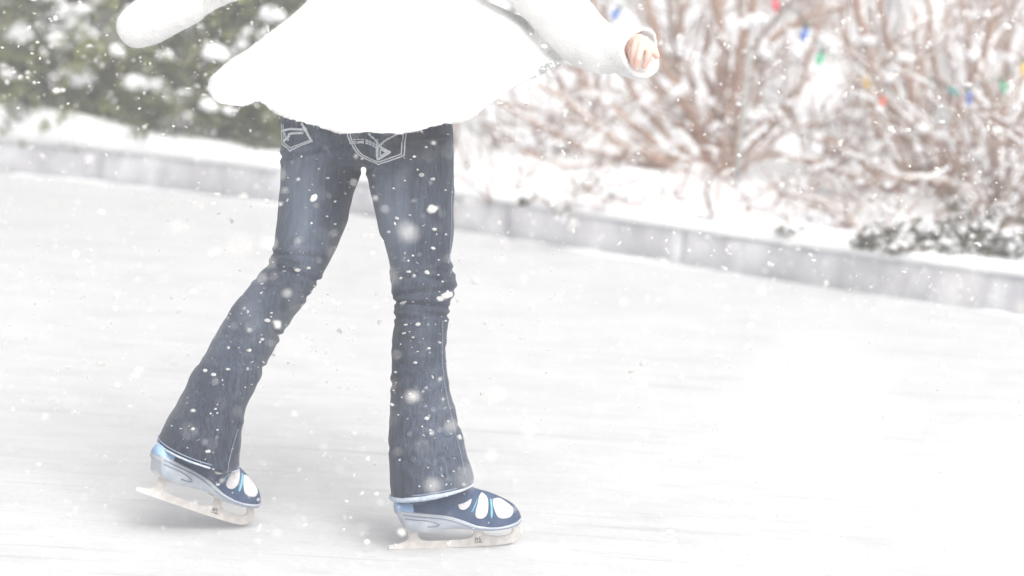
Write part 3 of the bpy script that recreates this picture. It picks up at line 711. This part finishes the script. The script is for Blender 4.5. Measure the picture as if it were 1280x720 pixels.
folds = [(340, 317, 402, 322, .005, 2.6), (348, 333, 398, 352, .0045, 2.6), (322, 350, 352, 338, .004, 2.5), (335, 345, 385, 372, .003, 3), (494, 344, 548, 349, .0045, 2.6), (520, 341, 566, 338, .004, 2.5), (498, 368, 566, 362, .005, 2.6), (495, 377, 556, 384, .004, 2.4),
         (530, 392, 560, 395, .004, 2), (493, 396, 530, 400, .004, 2.2), (352, 196, 400, 187, .004, 2.5), (395, 186, 450, 178, .004, 2.5), (455, 212, 500, 214, .004, 2.5), (342, 323, 372, 330, .004, 2), (340, 410, 352, 422, .005, 2.5), (318, 470, 330, 460, .004, 2.5),
         (298, 530, 290, 560, .005, 2.5), (490, 560, 520, 590, .003, 4), (560, 520, 545, 580, .003, 5), (488, 480, 510, 470, .003, 3), (452, 205, 470, 290, .004, 3), (380, 290, 420, 250, .003, 4)]
def jd(p, n):
    x, y = pix(p); d_ = 0
    for (x1, y1, x2, y2, a, w_) in folds:
        vx, vy_ = x2 - x1, y2 - y1; L2 = vx * vx + vy_ * vy_; t = ((x - x1) * vx + (y - y1) * vy_) / L2
        tc_ = min(1, max(0, t)); dd = math.hypot(x - x1 - vx * tc_, y - y1 - vy_ * tc_)
        if dd < w_ * 6:
            d_ -= a * math.exp(-(dd / w_) ** 2) - a * .55 * math.exp(-((dd - w_ * 2.4) / (w_ * 1.3)) ** 2)
    kn_ = math.exp(-((p.z - .5) / .16) ** 2)
    d_ += (.0035 + .0015 * kn_) * noise.noise(Vector((p.x * 9, p.y * 9, p.z * (14 + 14 * kn_)))) + .0014 * noise.noise(p * 38)
    return d_
displace(jeans, jd)
bpy.context.view_layer.update()
def bvh(o):
    off = wloc(o.parent); me = o.data
    return BVHTree.FromPolygons([v.co + off for v in me.vertices], [tuple(p.vertices) for p in me.polygons])
JB = bvh(jeans)
def onj(px, py, off=.001):
    d_ = ray(px, py); h_, n_, i_, q = JB.ray_cast(CAM, d_)
    if h_ is None:
        h_, n_, i_, q = JB.find_nearest(P(px, py, 0))
    if n_.dot(d_) > 0: n_ = -n_
    return h_ + n_ * off, n_
def c3(x, y): return (320 + x / 4.5, 130 + y / 4.5)
def thick_patch(name, outline, matl, par, off=.002):
    # a sewn-on piece of cloth following the surface beneath
    cx = sum(p[0] for p in outline) / len(outline); cy = sum(p[1] for p in outline) / len(outline); dense = []
    for (a, b) in zip(outline, outline[1:] + outline[:1]):
        for k in range(8): dense.append((a[0] + (b[0] - a[0]) * k / 8, a[1] + (b[1] - a[1]) * k / 8))
    rings = []
    for f_, o_ in ((1.0, -.001), (1.0, off * .8), (.97, off), (.8, off), (.6, off), (.4, off), (.2, off), (.02, off)):
        rings.append([onj(cx + (x - cx) * f_, cy + (y - cy) * f_, o_)[0] for x, y in dense])
    mb = MB(); mb.loft(rings, False); return mb.build(name, matl, par)
def stitch(mb, pts, r=.0011, off=.0028, n=5, dash=True):
    pts = smoothpath(pts, n) if n > 1 else pts
    # short thread stitches with gaps
    dense = []
    for a, b in zip(pts, pts[1:]):
        L = math.hypot(b[0] - a[0], b[1] - a[1]); k = max(1, int(L / .9))
        for i in range(k): dense.append((a[0] + (b[0] - a[0]) * i / k, a[1] + (b[1] - a[1]) * i / k))
    dense.append(tuple(pts[-1])); W = [onj(x, y, off)[0] for x, y in dense]
    if not dash: mb.tube(W, r, 5); return
    i = 0
    while i < len(W) - 1:
        j = min(len(W) - 1, i + 4); mb.tube(W[i:j + 1], r, 5); i = j + 1
M['pocket'] = M['denim']
pkR = [c3(*p) for p in [(508, 120), (512, 180), (545, 245), (590, 295), (695, 345), (838, 292), (846, 180), (846, 120)]]
pkL = [c3(*p) for p in [(150, 110), (152, 225), (195, 265), (325, 212), (278, 125), (262, 100)]]
p1 = thick_patch('pocket', pkR, M['denim'], jeans); p2 = thick_patch('pocket', pkL, M['denim'], jeans)
def inset(pl, k):
    cx = sum(p[0] for p in pl) / len(pl); cy = sum(p[1] for p in pl) / len(pl) - 4
    return [(cx + (x - cx) * k, cy + (y - cy) * k) for x, y in pl]
mb = MB()
for k in (.975, .88): stitch(mb, inset(pkR, k)[0:], .0014, .0034, 1, False)
for w_ in (0, 9, 18):
    stitch(mb, [c3(525, 195 + w_), c3(600, 198 + w_), c3(650, 212 + w_), c3(695, 240 + w_)], .0013, .0034, 4, True)
tri = [c3(692, 236), c3(757, 270), c3(690, 312), c3(692, 236)]
stitch(mb, tri, .0028, .0036, 1, False); stitch(mb, [c3(705, 256), c3(738, 271), c3(704, 292), c3(705, 256)], .0016, .0036, 1, False)
for dx in (0, 9): stitch(mb, [c3(700 + dx, 236), c3(735 + dx, 200), c3(790 + dx, 165), c3(815 + dx, 150)], .0016, .0036, 4, True)
for dx in (0, 8): stitch(mb, [c3(690 + dx, 240), c3(672 + dx, 205), c3(640 + dx, 178), c3(630 + dx, 160)], .0013, .0036, 4, True)
stitch(mb, [c3(684, 195), c3(682, 300)], .0012, .0036, 1, True)
mb.build('pocket_stitching', M['thread'], jeans)
mb = MB()
for k in (.97, .86): stitch(mb, inset(pkL, k), .0015, .0034, 1, False)
stitch(mb, [c3(165, 210), c3(190, 185), c3(200, 165), c3(270, 160)], .003, .0036, 4, False)
stitch(mb, [c3(160, 150), c3(200, 140), c3(265, 142)], .003, .0036, 4, False); stitch(mb, [c3(168, 160), c3(178, 190), c3(190, 205)], .0026, .0036, 4, False)
mb.build('pocket_stitching', M['thread'], jeans)
# seams
for ln in ([(561, 165), (566, 200), (564, 240), (563, 290), (560, 330)], [(297, 536), (291, 556), (286, 575), (284, 590)], [(553, 400), (552, 440), (555, 480), (566, 530), (577, 575), (582, 598)]):
    mb = MB(); stitch(mb, ln, .0009, .0016, 5, False); mb.build('seam', M['thread_blue'], jeans)
mb = MB(); rg = random.Random(21)
for i in range(240):
    f_ = rg.random(); tb = LT if rg.random() < .5 else RT; q = rg.random() ** .8 * (len(tb) - 1); k = min(len(tb) - 2, int(q)); a_ = np.array(tb[k]) * (1 - q + k) + np.array(tb[k + 1]) * (q - k)
    x_, y_ = a_[0] + (a_[2] - a_[0]) * (.03 + .94 * f_), a_[1] + (a_[3] - a_[1]) * (.03 + .94 * f_)
    h_, n_ = onj(x_, y_, .001); r_ = min(.0062, .0012 * math.exp(rg.gauss(0, .85)))
    clump(mb, h_, r_, rg, .7, ICO1)
    if rg.random() < .35: clump(mb, onj(x_ + rg.uniform(-2.5, 2.5), y_ + rg.uniform(-1.5, 1.5), .001)[0], r_ * .8, rg, .7, ICO1)
tag(mb.build('snow_specks', M['flake'], jeans), kind='stuff')
# hems
def hem(Lp, Rp, Y, ratio, bow, rads, matl, w_=1.0):
    a, b = P(*Lp, Y), P(*Rp, Y); c = (a + b) / 2; h_ = (b - a) / 2; pts = []; rr = []
    for k in range(49):
        t = 2 * math.pi * k / 48; s_ = math.sin(t)
        q = c + h_ * math.cos(t) * w_ + Vector((0, h_.length * ratio * s_, 0)); q.z += bow * (-s_ if s_ < 0 else -s_ * .4)
        pts.append(q); rr.append(rads(t))
    mb = MB(); mb.tube(pts, rr, 8, False); mb.build('hem', matl, jeans)
hem((489, 621), (592, 604), YR, .97, .006, lambda t: .0055 if math.cos(t) < .2 else .0055 - .003 * math.cos(t), M['hem'], 1.0)
hem((490, 614), (591, 599), YR, .97, .003, lambda t: .0016, M['thread_blue'], 1.01)
hem((197.5, 550), (297.5, 587), YL + .01, 1.0, .006, lambda t: .0024, M['hem'], 1.0)
hem((199, 545), (298, 582), YL + .01, 1.0, .004, lambda t: .0014, M['thread_blue'], 1.01)

# sweater
def sweater():
    hemn = [(260, 112), (266, 128), (284, 134), (303, 136), (322, 129), (345, 143), (380, 157), (430, 167), (480, 169.5), (520, 166), (575, 153), (610, 136), (650, 106), (680, 87), (706, 76)]
    hn_ = [tuple(p) for p in smoothpath(hemn, 6)]
    NS = 56
    def samp(poly, t):
        L = [0]
        for a, b in zip(poly, poly[1:]): L.append(L[-1] + math.hypot(b[0] - a[0], b[1] - a[1]))
        q = t * L[-1]; return np.interp(q, L, [p[0] for p in poly]), np.interp(q, L, [p[1] for p in poly])
    # rings: left end, right end, droop of the near side in pixels, half depth in metres
    RG = [((455, -172), (520, -172), 2, .07), ((420, -160), (555, -160), 6, .10), ((398, -135), (575, -133), 8, .125), ((400, -90), (568, -85), 8, .135), ((412, -50), (556, -48), 8, .13), ((402, -20), (572, -22), 10, .14), ((386, 0), (600, 0), 14, .16), ((352, 30), (652, 19), 28, .21),
          ((312, 60), (682, 44), 34, .25), ((282, 80), (698, 60), 36, .28), ((264, 97), (706, 68), 32, .30)]
    tab = smoothpath([(a[0][0], a[0][1], a[1][0], a[1][1], a[2], a[3]) for a in RG], 5); rings = []
    for (x1, y1, x2, y2, dr, dp) in tab:
        r = []
        for k in range(NS):                # near side, left to right
            t = k / NS; s_ = math.sin(math.pi * t) ** .7; xx = x1 + (x2 - x1) * (1 - math.cos(math.pi * t)) / 2; yy = y1 + (y2 - y1) * (1 - math.cos(math.pi * t)) / 2 + dr * s_
            r.append(P(xx, yy, .03 - dp * s_))
        for k in range(NS):
            t = k / NS; s_ = math.sin(math.pi * t) ** .7; xx = x2 + (x1 - x2) * (1 - math.cos(math.pi * t)) / 2; yy = y2 + (y1 - y2) * (1 - math.cos(math.pi * t)) / 2
            r.append(P(xx, yy, .03 + dp * .9 * s_) - Vector((0, 0, .04 * s_ * dp / .3)))
        rings.append(r)
    last = rings[-1]; hr = []
    for k in range(NS):
        t = k / NS; s_ = math.sin(math.pi * t) ** .7; tt = (1 - math.cos(math.pi * t)) / 2; x_, y_ = samp(hn_, tt); hr.append(P(x_, y_, .03 - .30 * s_))
    for k in range(NS):
        t = k / NS; s_ = math.sin(math.pi * t) ** .7; tt = (1 - math.cos(math.pi * t)) / 2
        q = P(706 + (260 - 706) * tt, 76 + (112 - 76) * tt, .03 + .27 * s_); q.z -= .05 * s_; hr.append(q)
    for f_ in (.35, .7, 1.0): rings.append([a.lerp(b, f_) for a, b in zip(last, hr)])
    cI = P(470, 105, .03)
    rings.append([p.lerp(cI, .10) + Vector((0, 0, .004)) for p in hr]); rings.append([p.lerp(cI, .4) + Vector((0, 0, .012)) for p in hr])
    mb = MB(); mb.loft(rings)
    # sleeves
    def sleeve(tab, sub=5, ratio=1.0, endopen=False):
        T_ = smoothpath(tab, sub); C_ = [P(a, b, y) for a, b, y, r_ in T_]; RR = [r_ / 590 for *_, r_ in T_]
        mb.tube(C_, RR, 28)
    sleeve([(440, -120, .02, 40), (405, -140, .02, 42), (370, -110, .01, 38), (330, -65, 0, 35), (298, -34, -.01, 33), (255, -12, -.01, 32), (215, 10, -.02, 31), (185, 27, -.02, 30), (166, 37, -.02, 26), (155, 43, -.02, 18), (150, 46, -.02, 7)])
    RS = ([(540, -120, .02, 42), (575, -133, .02, 45), (610, -92, .0, 44), (650, -45, -.02, 40), (687, 0, -.04, 38.5), (714, 34, -.06, 37), (738, 54, -.08, 33), (762, 62, -.10, 29.5), (785, 64.5, -.13, 30), (804, 66, -.155, 31)])
    T_ = smoothpath(RS, 5); C_ = [P(a, b, y) for a, b, y, _ in T_]; RR = [q / 590 for *_, q in T_]
    nb = 11; tube_ = MB(); tube_.tube(C_, RR, 32, False); n_ = 32
    outer = [tube_.v[i * n_:(i + 1) * n_] for i in range(len(C_))]
    tube2 = MB(); tube2.tube(C_, [max(.01, q - .0095) for q in RR], 32, False); inner = [tube2.v[i * n_:(i + 1) * n_] for i in range(len(C_))]
    rr_ = [[Vector(v) for v in q] for q in outer] + [[Vector(v) for v in q] for q in inner[::-1][:nb]]
    ed = (C_[-1] - C_[-3]).normalized()
    for k, q in enumerate(rr_):
        dist = abs(len(outer) - .5 - k) ; wgt = max(0, 1 - dist / 9)
        c_ = sum(q, Vector()) / len(q)
        for i, v in enumerate(q):
            u = -(v.y - c_.y) / .05; v2 = (v.z - c_.z) / .05
            q[i] = v - ed * wgt * (.013 * max(-.5, u) + .006 * math.sin(v2 * 3 + 1))
    mb.loft(rr_)
    return mb
swm = sweater(); sw = swm.build('sweater', M['wool'], per)
remesh(sw, .0042, 4)
# the right cuff is open: hollow it where the hand comes out
cuffc = P(805, 67, -.16); cdir = (P(808, 67, -.165) - P(770, 64, -.11)).normalized()
def sd(p, n):
    f = .0045 * noise.noise(p * 7) + .0022 * noise.noise(p * 22) + .0014 * noise.noise(p * 60)
    x, y = pix(p)
    # soft drapery running from the waist out to the hem
    a = math.atan2(x - 490, y + 60); rr = math.hypot(x - 490, y + 60)
    if -60 < y < 175 and 255 < x < 700: f += .0065 * math.sin(a * 17 + 2.2 * noise.noise(Vector((a * 3, rr * .01, 0)))) * min(1, rr / 190) ** 2 * (.5 + .5 * noise.noise(Vector((a * 2, rr * .012, 7))))
    return f
displace(sw, sd)
# wool fibres standing off the knit
me = sw.data; rg = random.Random(3); offp = Vector(per.location); polys = me.polygons; V = []; F = []
areas = np.zeros(len(polys)); polys.foreach_get('area', areas); cum = np.cumsum(areas); tot = cum[-1]
idx = np.searchsorted(cum, np.random.RandomState(1).rand(26000) * tot)
for i in idx:
    p_ = polys[int(i)]; c_ = p_.center + offp; n_ = p_.normal
    dr = (n_ * rg.uniform(.4, 1) + Vector((rg.gauss(0, .6), rg.gauss(0, .6), rg.gauss(0, .6)))).normalized(); sd_ = dr.orthogonal().normalized() * .00035
    L_ = rg.uniform(.003, .008); j_ = Vector((rg.gauss(0, .002), rg.gauss(0, .002), rg.gauss(0, .002))); b_ = len(V)
    V += [c_ + j_ - sd_, c_ + j_ + sd_, c_ + j_ + dr * L_ + n_ * .001]; F.append((b_, b_ + 1, b_ + 2))
fz = mk('wool_fuzz', V, F, M['wool'], None); fz.parent = sw; fz.data.transform(Matrix.Translation(-offp))

# body: one continuous skin
def skinbody():
    me = bpy.data.meshes.new('body'); off = Vector(per.location); me.materials.append(M['skin'])
    o = bpy.data.objects.new('body', me); COL.objects.link(o); o.parent = per
    # head, facing away to the right like the feet
    hc = P(493, -258, .03); f_ = Vector((math.cos(R(50)), math.sin(R(50)), 0)); s_ = Vector((-f_.y, f_.x, 0)); U = Vector((0, 0, 1))
    Vt, Ft = ICO3; pts = []
    for v in Vt:
        x, y, z = v; k = 1
        wj = 1 - .28 * max(0, -z) ** 1.5
        px_ = x * .092 * (1 - .12 * max(0, -z)); 
        q = hc + f_ * px_ + s_ * (y * .073 * wj) + U * (z * .112)
        pts.append(q - off)
    bm = bmesh.new(); bm.from_mesh(o.data)
    def addm(Vv, Ff):
        vs = [bm.verts.new(p) for p in Vv]
        for q in Ff:
            try: bm.faces.new([vs[i] for i in q])
            except ValueError: pass
    addm(pts, Ft)
    def blob(c_, a, b, c2_): addm([c_ + f_ * v[0] * a + s_ * v[1] * b + U * v[2] * c2_ - off for v in ICO2[0]], ICO2[1])
    blob(hc + f_ * .092 - U * .018, .016, .012, .018); blob(hc + f_ * .088 + U * .004, .01, .008, .022)   # nose
    blob(hc + f_ * .078 - U * .055, .012, .022, .010); blob(hc + f_ * .068 - U * .092, .022, .026, .018)  # mouth, chin
    for q in (1, -1):
        blob(hc + s_ * q * .074 - U * .008 - f_ * .006, .016, .008, .030); blob(hc + f_ * .07 + s_ * q * .03 - U * .03, .018, .02, .02); blob(hc + f_ * .078 + s_ * q * .028 + U * .022, .012, .022, .007)
    def chain(pts, rad):                   # one finger: tapering, rounded, bent at the knuckles
        pp = [Vector(q) for q in smoothpath(pts, 4)]; n = len(pp); rr = [np.interp(i / (n - 1) * (len(rad) - 1), range(len(rad)), rad) for i in range(n)]
        t_ = MB(); t_.tube(pp, rr, 12); addm([Vector(v) - off for v in t_.v], t_.f)
        for q, z in ((pp[0], rr[0]), (pp[-1], rr[-1])): addm([Vector(v) * z + q - off for v in ICO2[0]], ICO2[1])
    # trunk: elliptical sections from the hips to the neck, turned with the shoulders
    secs = [(457, 192, .03, .08, .05), (458, 160, .03, .125, .075), (462, 100, .03, .135, .09), (470, 40, .03, .115, .08), (480, -20, .03, .115, .08), (486, -75, .03, .130, .088), (487, -115, .03, .135, .08), (487, -140, .025, .115, .065), (488, -158, .025, .065, .052), (489, -175, .025, .046, .046), (491, -205, .03, .045, .046), (492, -232, .03, .046, .048)]
    SR = [[P(a, b, y) + Vector((math.cos(q) * rx, math.sin(q) * ry, 0)) - off for q in np.linspace(0, 2 * math.pi, 40, endpoint=False)] for a, b, y, rx, ry in smoothpath(secs, 4)]
    tb = MB(); tb.loft(SR); addm(tb.v, tb.f)
    for tbl, Ya, Yb_ in ((LT, .04, YL + .01), (RT, .01, YR)):       # legs run down the middle of the trouser legs
        n_ = len(tbl) - 1; rows = [0, 3, 6, 8, 10, 12, 14, n_ - 1]
        chain([P((tbl[k][0] + tbl[k][2]) / 2, (tbl[k][1] + tbl[k][3]) / 2, Ya + (Yb_ - Ya) * k / n_) for k in rows],
              [min(.072 if q < 3 else .05, .66 * math.hypot(tbl[k][2] - tbl[k][0], tbl[k][3] - tbl[k][1]) / 1180) if k < 13 else (.040 if k == 14 else .030) for q, k in enumerate(rows)])
    chain([P(440, -125, .02), P(412, -136, .02), P(360, -90, .01), P(300, -34, -.01), P(255, -12, -.012), P(203, 18, -.02)], [.045, .044, .038, .031, .030, .021])
    chain([P(535, -122, .02), P(568, -132, .02), P(640, -52, -.02), P(712, 34, -.065), P(745, 52, -.09), P(790, 59, -.15)], [.045, .044, .038, .030, .029, .020])
    Yh = -.186
    W0, K0 = P(797, 52, Yh + .02), P(804, 62, Yh + .012)
    chain([P(786, 60, Yh + .035), W0, P(803, 56, Yh + .008), K0], [.019, .017, .015, .011])
    chain([P(809, 52, Yh + .01), P(811.5, 62, Yh - .006), P(809.5, 73, Yh - .012), P(804.5, 83.5, Yh - .006)], [.0078, .0074, .0068, .0054])
    chain([P(801.5, 50, Yh + .006), P(801, 61, Yh - .012), P(798, 73, Yh - .018), P(794.5, 84.5, Yh - .008)], [.0078, .0076, .0070, .0056])
    chain([P(796, 51, Yh + .008), P(793.5, 61, Yh - .006), P(792, 71, Yh - .008), P(790.5, 79, Yh)], [.0082, .008, .007, .0058])
    chain([P(793, 54, Yh + .022), P(789, 62, Yh + .014), P(788, 70, Yh + .012), P(788, 76, Yh + .016)], [.0074, .007, .0062, .0052])
    chain([P(806, 52, Yh + .014), P(813.5, 58, Yh + .006), P(818, 64.5, Yh), P(820.5, 70, Yh - .002)], [.011, .0095, .0085, .0072])
    hb = P(186, 27, -.02)                  # the other hand, drawn up inside its sleeve
    chain([P(205, 17, -.02), hb, P(180, 31, -.02)], [.02, .021, .018])
    for i in range(4):
        dy = (i - 1.5) * .014; chain([P(181, 30, -.02 + dy), P(173, 35, -.02 + dy), P(170, 42, -.02 + dy), P(174, 48, -.02 + dy)], [.008, .0078, .007, .0058])
    chain([P(188, 30, -.04), P(183, 39, -.048), P(178, 43, -.046)], [.010, .009, .0072])
    bm.to_mesh(o.data); bm.free()
    remesh(o, .0024, 1)
    bm = bmesh.new(); bm.from_mesh(o.data); bm.verts.ensure_lookup_table(); seen = set(); isl = []
    for v in bm.verts:
        if v.index in seen: continue
        st_ = [v]; seen.add(v.index); comp = []
        while st_:
            q = st_.pop(); comp.append(q)
            for e_ in q.link_edges:
                w_ = e_.other_vert(q)
                if w_.index not in seen: seen.add(w_.index); st_.append(w_)
        isl.append(comp)
    isl.sort(key=len, reverse=True); print('body islands', [(len(c), [tuple(round(f(getattr(v.co, a) for v in c), 3) for f in (min, max)) for a in 'xyz']) for c in isl[:5]], file=open('/tmp/isl.txt', 'w'))
    bmesh.ops.delete(bm, geom=[v for c in isl if len(c) < 1500 for v in c], context='VERTS'); bm.to_mesh(o.data); bm.free()
    for q in (1, -1):
        b = MB(); c_ = hc + f_ * .080 + s_ * q * .029 + U * .004; b.add([c_ + Vector(v) * .0125 for v in ICO2[0]], ICO2[1]); e = b.build('eye', M['eye'], None); e.parent = o; e.data.transform(Matrix.Translation(-off))
        b = MB(); c_ = c_ + f_ * .0085; b.add([c_ + Vector(v) * .006 for v in ICO2[0]], ICO2[1]); e = b.build('iris', M['iris'], None); e.parent = o; e.data.transform(Matrix.Translation(-off))
    b = MB(); b.tube([hc + f_ * .084 + s_ * .02 - U * .057, hc + f_ * .092 - U * .055, hc + f_ * .084 - s_ * .02 - U * .057], [.003, .006, .003], 8); e = b.build('lips', M['lip'], None); e.parent = o; e.data.transform(Matrix.Translation(-off))
    # long hair down the back, in locks
    mb = MB(); Vt, Ft = ICO3; pts = []
    for v in Vt:
        x, y, z = v
        cut = .0
        fr = max(0, x); sc = 1.0 if z > .45 - .2 * (1 - fr) or x < .1 else .90
        pts.append(hc - f_ * .006 + f_ * x * .1 * sc + s_ * y * .083 * sc + U * (z * .12 * sc + .006))
    mb.add(pts, Ft); rg = random.Random(9)
    for i in range(70):
        a = R(rg.uniform(75, 285)); r_ = Vector((math.cos(a) * .088, math.sin(a) * .074, 0)); p0 = hc + f_ * r_.x + s_ * r_.y + U * rg.uniform(-.03, .05)
        L_ = rg.uniform(.2, .3); w1 = rg.uniform(-.012, .012); back = -f_
        mb.tube([p0, p0 - U * L_ * .35 + back * .006, p0 - U * L_ * .7 + back * .02 + s_ * w1, p0 - U * L_ + back * .02 + s_ * w1 * 2], [.011, .013, .010, .002], 6)
    h_ = mb.build('hair', M['hair'], per)
skinbody()

# ------------------------------------------------------------------ falling snow
def flakes(name, n, box, sz, seed, lab, keep=None):
    rs = np.random.RandomState(seed); rg = random.Random(seed); V = []; F = []
    lo, hi = np.array(box[0]), np.array(box[1]); T_ = []
    for q in range(8):
        Vt = ICO1[0] if q % 2 else ICO1[0]
        k = np.array([1 + .5 * noise.noise(Vector(v) * 2 + Vector((q * 9.1, 0, 0))) for v in Vt]); T_.append(Vt * k[:, None] * np.array([rg.uniform(.9, 1.5), rg.uniform(.6, 1), rg.uniform(.3, .8)]))
    VV = []; FF = []; b = 0; Fi = np.array(ICO1[1])
    cnt = 0
    while cnt < n:
        p = lo + (hi - lo) * rs.rand(3); dv = Vector(p) - CAM
        if dv.length < 1.3: continue
        cnt += 1
        s_ = min(sz[1], sz[0] * math.exp(rs.randn() * .68)); m_ = np.array(Matrix.Rotation(rs.rand() * 6.28, 3, Vector(rs.randn(3)).normalized()))
        VV.append((T_[cnt % 8] @ m_.T) * s_ + p); FF.append(Fi + b); b += len(ICO1[0])
        if rs.rand() < .18:
            VV.append((T_[(cnt + 3) % 8] @ m_) * s_ * .8 + p + rs.randn(3) * s_ * .9); FF.append(Fi + b); b += len(ICO1[0])
    VV = np.concatenate(VV); FF = np.concatenate(FF); me = bpy.data.meshes.new(name)
    me.from_pydata(VV.tolist(), [], FF.tolist()); me.materials.append(M['flake']); me.polygons.foreach_set('use_smooth', [True] * len(me.polygons))
    o = bpy.data.objects.new(name, me); COL.objects.link(o); return tag(o, lab, 'snow', kind='stuff')
flakes('falling_snow', 60000, ((-2.6, -4.4, .02), (2.6, 3.5, 2.4)), (.0016, .009), 5, 'white snowflakes falling through the air over the rink')
flakes('distant_falling_snow', 6500, ((-3.5, 3.5, .3), (3.5, 8, 2.4)), (.0026, .008), 6, 'snowflakes falling in front of the shrubs behind the kerb')
# a few big wet flakes close by, each its own
rg = random.Random(4)
for px, py, D, r, lab in [(1010, 532, .50, .0095, 'big blurred snowflake close to the viewer right of the skater'), (1262, 640, .46, .009, 'big blurred snowflake close to the viewer at the lower right corner'),
                          (540, 261, 4.4, .0085, 'largest cream snowflake in front of the right thigh of the jeans'), (516, 495, 3.2, .006, 'soft cream snowflake in front of the right shin'), (541, 606, 2.7, .005, 'soft round snowflake in front of the jeans hem above the right skate'),
                          (347, 405, 4.2, .007, 'bright round snowflake in front of the left calf'), (1001, 530, .0, 0, '')]:
    if not r: continue
    c_ = CAM + ray(px, py) * D; mb = MB(); clump(mb, (0, 0, 0), r, rg, .8)
    for q in range(3): clump(mb, Vector((rg.uniform(-1, 1), rg.uniform(-1, 1), rg.uniform(-1, 1))) * r * .7, r * .5, rg, .8)
    o = mb.build('snowflake', M['flake']); o.location = c_; tag(o, lab, 'snowflake', 'large snowflakes near the viewer')
